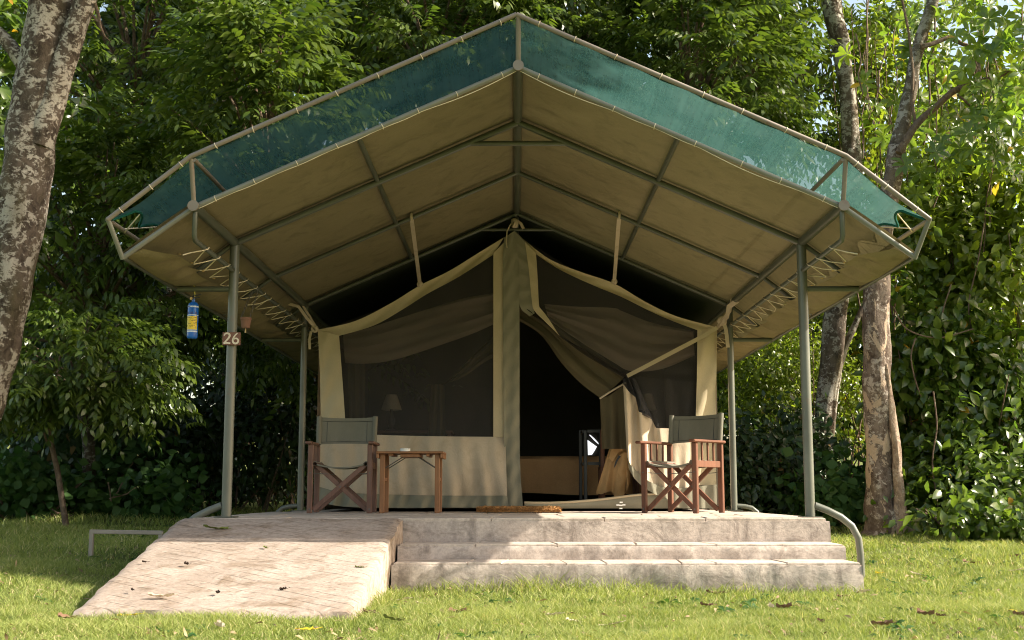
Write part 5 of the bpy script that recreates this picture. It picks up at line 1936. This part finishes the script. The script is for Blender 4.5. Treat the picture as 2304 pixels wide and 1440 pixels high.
# unseen tree added at the right, crown shaped to shade the roof's left half
bz = float(gz(9.6, 14.2)) - .05
tt = tree_tag("added_shade_tree", (9.6, 14.2, bz), "added unseen tree beyond the right edge, shading the left half of the roof", "tree")
r_ = np.random.default_rng(290)
pp, lm = boughs((9.4, 8.7, 12.4), (2.3, 3.2, 2.4), 62, 34, FRONDS, r_, front=0, zmin=9.9)
crown(tt, pp, M['leaf_pinnate'])
wpart("trunk", MB().tube([(9.6, 14.2, bz), (9.6, 14.2, 3), (9.7, 14.0, 6), (9.7, 13.2, 8.6), (9.6, 11.4, 10.4), (9.4, 9.2, 11.8), (9.3, 8.2, 12.6)], [.34, .28, .25, .22, .18, .13, .07], 14), M['bark_lichen'], tt, True)
wpart("limb", limb_mesh(lm, .06, .012), M['twig'], tt, True)
for i, (cc_, rr_, n) in enumerate([((6.6, 19.5, 4.0), (1.8, 1.0, 2.8), 3000), ((9.3, 20.5, 4.2), (2.0, 1.0, 3.0), 3000), ((8.4, 22.5, 7.0), (2.2, 1.0, 2.0), 2000), ((-10.0, 21.5, 6.0), (2.2, 1.2, 4.0), 3000), ((-6.6, 13.6, 5.2), (1.2, 1.0, 2.6), 1500), ((7.6, 18.6, 7.8), (1.7, 1.0, 1.6), 1500), ((4.9, 21.0, 3.4), (1.5, .9, 2.4), 2600)]):
    r_ = np.random.default_rng(620 + i)
    bz = float(gz(cc_[0], cc_[1])) - .05
    tt = tree_tag("broadleaf_tree", (cc_[0], cc_[1], bz), ["sunlit broadleaf tree behind the creepers right of the peeling trunk", "broadleaf tree behind the creepers at the right edge",
                  "high broadleaf crown with sky showing through at the upper right", "broadleaf tree seen past the lichen trunk at the left edge", "broadleaf twigs in the upper left corner beside the lichen trunk", "sunlit broadleaf crown in the top right corner of the photo", "sunlit broadleaf tree far behind the two right posts"][i], "tree")
    crown(tt, leaf_mass([(cc_, rr_, n)], single(.17, .085, 8, .15, .16, .45), r_), M['leaf_bright'] if i < 3 or i >= 5 else M['leaf_glossy'])
    wpart("trunk", MB().tube([(cc_[0], cc_[1] + .3, bz), (cc_[0] + .15, cc_[1] + .2, cc_[2] * .5), (cc_[0], cc_[1], cc_[2])], [.16, .12, .06], 10), M['bark_dark'], tt, True)

# small understorey tree low at the left
ub = ground_at(132, 1150)
ub = np.array([P(140, 1100, 13.6)[0], 13.6, float(gz(-5, 13.6))])
ut = tree_tag("sapling", ub, "young feathery sapling with thin brown stem low at the left")
mbt = MB().tube([(ub[0] + .08, ub[1], ub[2] - .03), P(130, 1062, 13.6), P(118, 1010, 13.6), P(113, 965, 13.6), P(118, 900, 13.6), P(135, 800, 13.6)], [.035, .032, .028, .024, .02, .012], 10)
mbt.tube([P(117, 1012, 13.6), P(104, 990, 13.55), P(95, 960, 13.5)], [.018, .014, .01], 8)
wpart("trunk", mbt, M['twig'], ut, True)
r_ = np.random.default_rng(300)
pp, lm = boughs(P(170, 815, 13.7), (1.25, .8, .62), 34, 20, FRONDS, r_, front=.75, sc=(.6, .95))
crown(ut, pp, M['leaf_pinnate'])
wpart("limb", limb_mesh(lm, .014, .005), M['twig'], ut, True)

# slim grey trunk rising behind the right eave
ta = tree_tag("slim_tree", (P(1845, 1120, 17.0)[0], 17.0, .24), "slim dark lichen tree rising behind the right eave of the roof")
mb, pts, rad = trunk_px([(1838, 1150, 60), (1846, 1040, 44), (1856, 925, 46), (1866, 850, 50), (1876, 760, 50), (1888, 660, 48), (1902, 560, 46), (1915, 450, 45), (1917, 351, 43), (1912, 305, 40), (1905, 183, 36), (1893, 100, 42), (1880, 50, 44), (1868, 0, 44), (1852, -90, 42), (1850, -250, 34), (1870, -420, 20)], 17.0, 14, 22, .03, 3)
wpart("trunk", mb, M['bark_lichen'], ta, True)
mb2, _, _ = trunk_px([(1878, 850, 22), (1900, 780, 18), (1925, 730, 14), (1940, 690, 10)], 17.05, 15, 10, .02, 2)
wpart("limb", mb2, M['bark_dark'], ta, True)
r_ = np.random.default_rng(310)
pp, lm = boughs((4.9, 17.2, 9.0), (1.5, 1.2, 1.2), 14, 16, FRONDS, r_)
crown(ta, pp, M['leaf_pinnate'])

# peeling-bark tree at the right
tb_base = P(1997, 1195, 14.0)
tb = tree_tag("peeling_tree", tb_base, "stout tree with peeling pale bark and a hollow base right of the tent")
mb, pts, rad = trunk_px([(1990, 1215, 98), (1988, 1190, 84), (1980, 1120, 62), (1976, 1044, 54), (1974, 960, 54), (1975, 867, 62), (1971, 760, 59), (1971, 644, 57), (1980, 560, 52), (1993, 480, 46), (2006, 410, 41), (2020, 330, 40)], 14.0, 24, 30, .03, 5)
wpart("trunk", mb, M['bark_right'], tb, True)
mb2, _, _ = trunk_px([(2028, 1200, 52), (2026, 1160, 34), (2023, 1100, 22), (2019, 1030, 20), (2011, 960, 18), (2003, 905, 16), (1997, 860, 14), (1993, 820, 8)], 13.88, 25, 16, .05, 4)
wpart("buttress", mb2, M['heartwood'], tb, True)
mb2, _, _ = trunk_px([(2006, 1120, 16), (2006, 1080, 24), (2004, 1000, 24), (1999, 930, 20), (1996, 895, 8)], 14.03, 29, 12, .05, 4)
wpart("hollow", mb2, M['hollow'], tb, True)  # dark filler tube: the shade inside the hollow is in its colour
mb2, _, _ = trunk_px([(2018, 340, 38), (2030, 290, 36), (2040, 240, 32), (2050, 190, 30), (2058, 140, 28), (2070, 90, 27), (2088, 40, 27), (2104, -10, 26), (2130, -90, 24), (2160, -200, 18)], 14.0, 26, 18, .03, 3)
wpart("limb", mb2, M['bark_lichen'], tb, True)
mb2, _, _ = trunk_px([(2022, 345, 18), (2036, 320, 18), (2055, 290, 17), (2080, 262, 16), (2110, 236, 15), (2140, 208, 15), (2170, 192, 15), (2215, 182, 13), (2260, 165, 12), (2320, 148, 10)], 13.8, 27, 12, .03, 3)
wpart("limb", mb2, M['twig'], tb, True)
mb2, _, _ = trunk_px([(2160, 200, 9), (2195, 188, 9), (2232, 181, 8), (2270, 192, 7), (2320, 212, 6)], 13.75, 28, 10, .03, 3)
mb6, _, _ = trunk_px([(2155, 212, 6), (2180, 235, 6), (2204, 254, 5)], 13.78, 28, 8, .03, 2)
mb2.add(mb6.v, mb6.f)
mb6, _, _ = trunk_px([(2060, 280, 8), (2052, 230, 8), (2054, 160, 7), (2044, 70, 6), (2030, 0, 6)], 13.85, 28, 8, .03, 2)
mb2.add(mb6.v, mb6.f)
mb6, _, _ = trunk_px([(2072, 106, 12), (2100, 98, 11), (2135, 84, 11), (2165, 98, 10), (2205, 112, 9), (2240, 124, 6)], 13.85, 28, 8, .03, 2)
mb2.add(mb6.v, mb6.f)
wpart("branch", mb2, M['twig'], tb, True)
r_ = np.random.default_rng(320)
pp = []
for (px_, py_, rx_, rz_, n) in ((2100, 60, .7, .35, 26), (2210, 40, .7, .5, 34), (2270, 110, .5, .5, 24), (2130, 150, .5, .3, 14), (2060, 110, .3, .3, 10), (2230, 260, .5, .35, 22), (2120, 300, .5, .3, 18), (2210, 340, .6, .35, 24), (2280, 330, .4, .4, 18), (2090, 400, .4, .3, 12), (1990, 250, .3, .4, 6), (2240, 200, .4, .3, 12)):
    c0 = P(px_, py_, 13.5 if px_ > 2180 else 14.7)
    for k in range(n):
        pos = c0 + r_.normal(0, 1, 3) * np.array([rx_, .45, rz_]) * .62
        pp.append(instance(WHORLS[k % 2], pos[None], np.array([[r_.normal(0, .6), r_.normal(-.5, .5), r_.uniform(-.2, .9)]]), r_.normal(0, 1, (1, 3)), r_.uniform(.65, 1.1, 1), r_))
crown(tb, pp, M['leaf_whorl'])


# ------------------------------------------------------------------ shrubs and creepers
def stems(mb, c0, rr, n, r, base_z):
    for k in range(n):
        a = np.array([c0[0] + r.normal(0, rr[0] * .35), c0[1] + r.normal(0, rr[1] * .3), base_z])
        b = np.array(c0) + r.normal(0, .5, 3) * np.array(rr)
        m = (a + b) / 2 + r.normal(0, .15, 3)
        mb.tube([a, m, b], [.018, .014, .006], 6)


GL = single(.115, .062, 8, .15, .16, .42)      # glossy creeper leaf
RL = single(.10, .098, 8, .12, .10, .38)       # round leaf
SL = single(.075, .034, 6, .1, .1)             # small shrub leaf
ML = single(.13, .055, 6, .15, .12)


def shrub(name, label, cs, tpl, mat, seed, cat_="shrub", group=None, nst=6, **kw):
    cs = [(a, (b[0], b[1] * 1.5, b[2]), n) for a, b, n in cs]
    r = np.random.default_rng(seed)
    c0 = np.mean([np.array(c[0]) for c in cs], axis=0)
    bz = float(gz(c0[0], c0[1]))
    t = thing(name, (c0[0], c0[1], bz), label, cat_, group)
    crown(t, leaf_mass(cs, tpl, r, **kw), mat, "foliage")
    mb = MB()
    for c in cs:
        stems(mb, c[0], c[1], nst, r, float(gz(c[0][0], c[0][1])) - .02)
    wpart("stem", mb, M['twig'], t, True)
    return t


def PX(px_, py_, Y):
    return tuple(P(px_, py_, Y))


# right hedge of creepers, in four leafy masses
shrub("creeper", "glossy creeper mass low at the right edge beside the lawn",
      [(PX(2180, 1130, 14.2), (1.0, .5, .55), 2600), (PX(2300, 1120, 13.9), (.7, .6, .65), 1500), (PX(2100, 1130, 14.6), (.55, .4, .5), 900), (PX(2250, 1000, 14.6), (.9, .5, .6), 1700), (PX(2270, 1180, 12.9), (.75, .25, .22), 900), (PX(2150, 1195, 13.6), (.6, .2, .18), 500)], GL, M['leaf_glossy'], 401, "creeper", "creepers right of the tent")
shrub("creeper", "glossy creeper wall right of the peeling trunk at eye height",
      [(PX(2090, 950, 15.0), (.75, .5, .8), 2100), (PX(2200, 850, 14.9), (.9, .5, .8), 2300), (PX(2100, 780, 15.1), (.7, .5, .7), 1600)], GL, M['leaf_glossy'], 402, "creeper", "creepers right of the tent", scale=(.9, 2.0))
shrub("creeper", "sunny yellow green creeper high at the right edge below the branch",
      [(PX(2250, 640, 15.2), (.9, .6, .8), 2300), (PX(2140, 560, 15.5), (.8, .5, .7), 1700), (PX(2290, 450, 15.5), (.7, .6, .7), 1500)], GL, M['leaf_bright'], 403, "creeper", "creepers right of the tent", scale=(.8, 1.9))
shrub("creeper", "creeper tangle hanging behind the fork of the peeling tree",
      [(PX(2130, 430, 16.0), (.8, .5, .6), 1300), (PX(2200, 310, 16.3), (.9, .5, .6), 1100), (PX(1990, 520, 16.2), (.45, .4, .8), 900), (PX(1960, 130, 17.6), (.8, .5, .9), 800), (PX(2010, 300, 17.4), (.6, .5, .7), 600)], GL, M['leaf_bright'], 404, "creeper", "creepers right of the tent")
r_ = np.random.default_rng(77)
vine = thing("hanging_vines", (5.6, 15.4, .3), "thin brown vines hanging among the leaves at the upper right", "vine")
for k in range(26):
    px_ = r_.uniform(1930, 2300)
    y0 = r_.uniform(-30, 200)
    y1 = y0 + r_.uniform(150, 480)
    Yk = r_.uniform(14.6, 16.2)
    pts = []
    x = px_
    for j in range(9):
        x += r_.normal(0, 7)
        pts.append(P(x, y0 + (y1 - y0) * j / 8, Yk))
    wpart("vine", MB().tube(pts, r_.uniform(.006, .013), 5), M['twig'], vine, True)
for (c_, Yk) in (([(2215, 500), (2200, 590), (2180, 680), (2185, 740)], 14.6), ([(2140, 640), (2120, 720), (2150, 800), (2160, 900)], 14.5), ([(2060, 760), (2050, 800), (2058, 850), (2075, 900)], 14.3), ([(2100, 880), (2108, 960), (2098, 1040), (2110, 1140)], 13.9), ([(2010, 690), (2040, 740), (2110, 760), (2190, 740)], 14.3)):
    wpart("vine", MB().tube([P(x, y, Yk) for x, y in cat(c_)], .009, 6), M['twig'], vine, True)

shrub("bush", "bright yellow green bush between the two right posts",
      [(PX(1720, 840, 18.0), (.75, .5, .65), 2600), (PX(1690, 920, 17.8), (.7, .5, .5), 1600), (PX(1790, 780, 18.2), (.6, .5, .6), 1600), (PX(1900, 900, 18.2), (.5, .4, .8), 1300), (PX(1730, 800, 19.2), (1.3, .5, 1.0), 2200)], SL, M['leaf_bright'], 410, "bush")
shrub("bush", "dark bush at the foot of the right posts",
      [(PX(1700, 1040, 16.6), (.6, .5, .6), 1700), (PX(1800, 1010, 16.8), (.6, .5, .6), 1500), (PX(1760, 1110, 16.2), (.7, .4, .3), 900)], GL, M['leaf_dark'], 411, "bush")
shrub("ground_vine", "round leaved vine around the foot of the slim tree",
      [(PX(1900, 1080, 15.6), (.5, .35, .42), 650), (PX(1850, 1120, 15.2), (.4, .3, .3), 420), (PX(1930, 1140, 15.0), (.35, .3, .25), 320)], RL, M['leaf_round'], 412, "vine")
shrub("ground_vine", "round leaved vine spreading over the ground at the left edge",
      [(PX(20, 1090, 15.6), (.6, .4, .5), 900), (PX(150, 1120, 15.9), (.6, .4, .32), 800), (PX(270, 1135, 16.2), (.6, .4, .28), 620)], RL, M['leaf_round'], 413, "vine")
shrub("ground_vine", "low leafy weeds beside the curved pipe behind the ramp",
      [(PX(380, 1120, 15.6), (.5, .35, .30), 420), (PX(330, 1060, 16.6), (.6, .4, .4), 420)], RL, M['leaf_round'], 414, "vine", down=.3)
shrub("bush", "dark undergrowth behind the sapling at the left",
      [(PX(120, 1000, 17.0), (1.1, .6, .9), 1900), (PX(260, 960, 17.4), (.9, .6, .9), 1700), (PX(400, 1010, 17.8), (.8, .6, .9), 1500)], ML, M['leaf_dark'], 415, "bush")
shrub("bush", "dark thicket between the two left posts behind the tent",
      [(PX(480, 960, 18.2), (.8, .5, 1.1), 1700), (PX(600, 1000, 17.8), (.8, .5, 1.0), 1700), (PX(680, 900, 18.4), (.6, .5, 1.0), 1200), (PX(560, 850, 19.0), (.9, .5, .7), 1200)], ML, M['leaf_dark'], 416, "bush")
shrub("bush", "sunlit bush glimpsed far behind the blue extinguisher",
      [(PX(420, 790, 21.5), (1.1, .6, .8), 1400), (PX(620, 900, 21.5), (1.0, .6, 1.0), 1400), (PX(690, 1060, 20.5), (.6, .5, .6), 900)], SL, M['leaf_bright'], 417, "bush", scale=(1.0, 1.6))
pt = thing("pale_tree", (P(366, 1100, 19.5)[0], 19.5, .3), "thin pale tree trunk glimpsed below the left eave", "tree")
mbt, _, _ = trunk_px([(352, 1120, 20), (358, 960, 17), (363, 870, 15), (372, 790, 14), (378, 700, 13), (386, 560, 12)], 19.5, 41, 12, .03, 3)
wpart("trunk", mbt, M['bark_left'], pt, True)
# dead twigs on the ground at the left
dt = thing("dead_twigs", PX(265, 1110, 15.9), "bare dead twigs sticking out of the weeds at the left", "twigs")
for c_ in ([(250, 1130), (247, 1105), (243, 1085)], [(255, 1118), (266, 1106), (272, 1092), (276, 1086)], [(245, 1122), (285, 1112), (306, 1097)], [(42, 1135), (55, 1148), (64, 1158)]):
    wpart("twig", MB().tube([P(x, y, 15.4) for x, y in c_], .009, 5), M['twig'], dt, True)

# far wood behind everything: one mass
r_ = np.random.default_rng(500)
FL = single(.26, .13, 6, .15, .15)
cs = []
for k in range(58):
    x = r_.uniform(-16, 16)
    y = r_.uniform(23, 30)
    z = r_.uniform(.5, 13)
    if x > 4.5 and z > 5.5:
        continue
    cs.append(((x, y, z), (2.0, 1.2, 1.5), 900))
for k in range(16):
    cs.append(((-14 + 28 * k / 15, 24 + 2 * math.sin(k), 1.2), (1.6, .8, 1.5), 700))
for k in range(22):
    cs.append(((-13 + 26 * k / 21, 22.5 + math.sin(k * 2.3), 3.2 + .8 * math.sin(k * 1.7)), (1.2, .7, 1.5), 900))
for k in range(34):
    cs.append(((r_.uniform(-14, 1), r_.uniform(24, 28), r_.uniform(4, 14)), (1.8, 1.0, 1.4), 800))
V, T, c = merge(leaf_mass(cs, FL, r_, scale=(.7, 1.5)))
fw = np_mesh("far_wood", V, T, c, M['leaf_dark'])
tag(fw, "dark wood closing the view behind the trees", None, None, "stuff")
print("tris", sum(len(o.data.loops) // 3 for o in bpy.data.objects if o.type == 'MESH'))
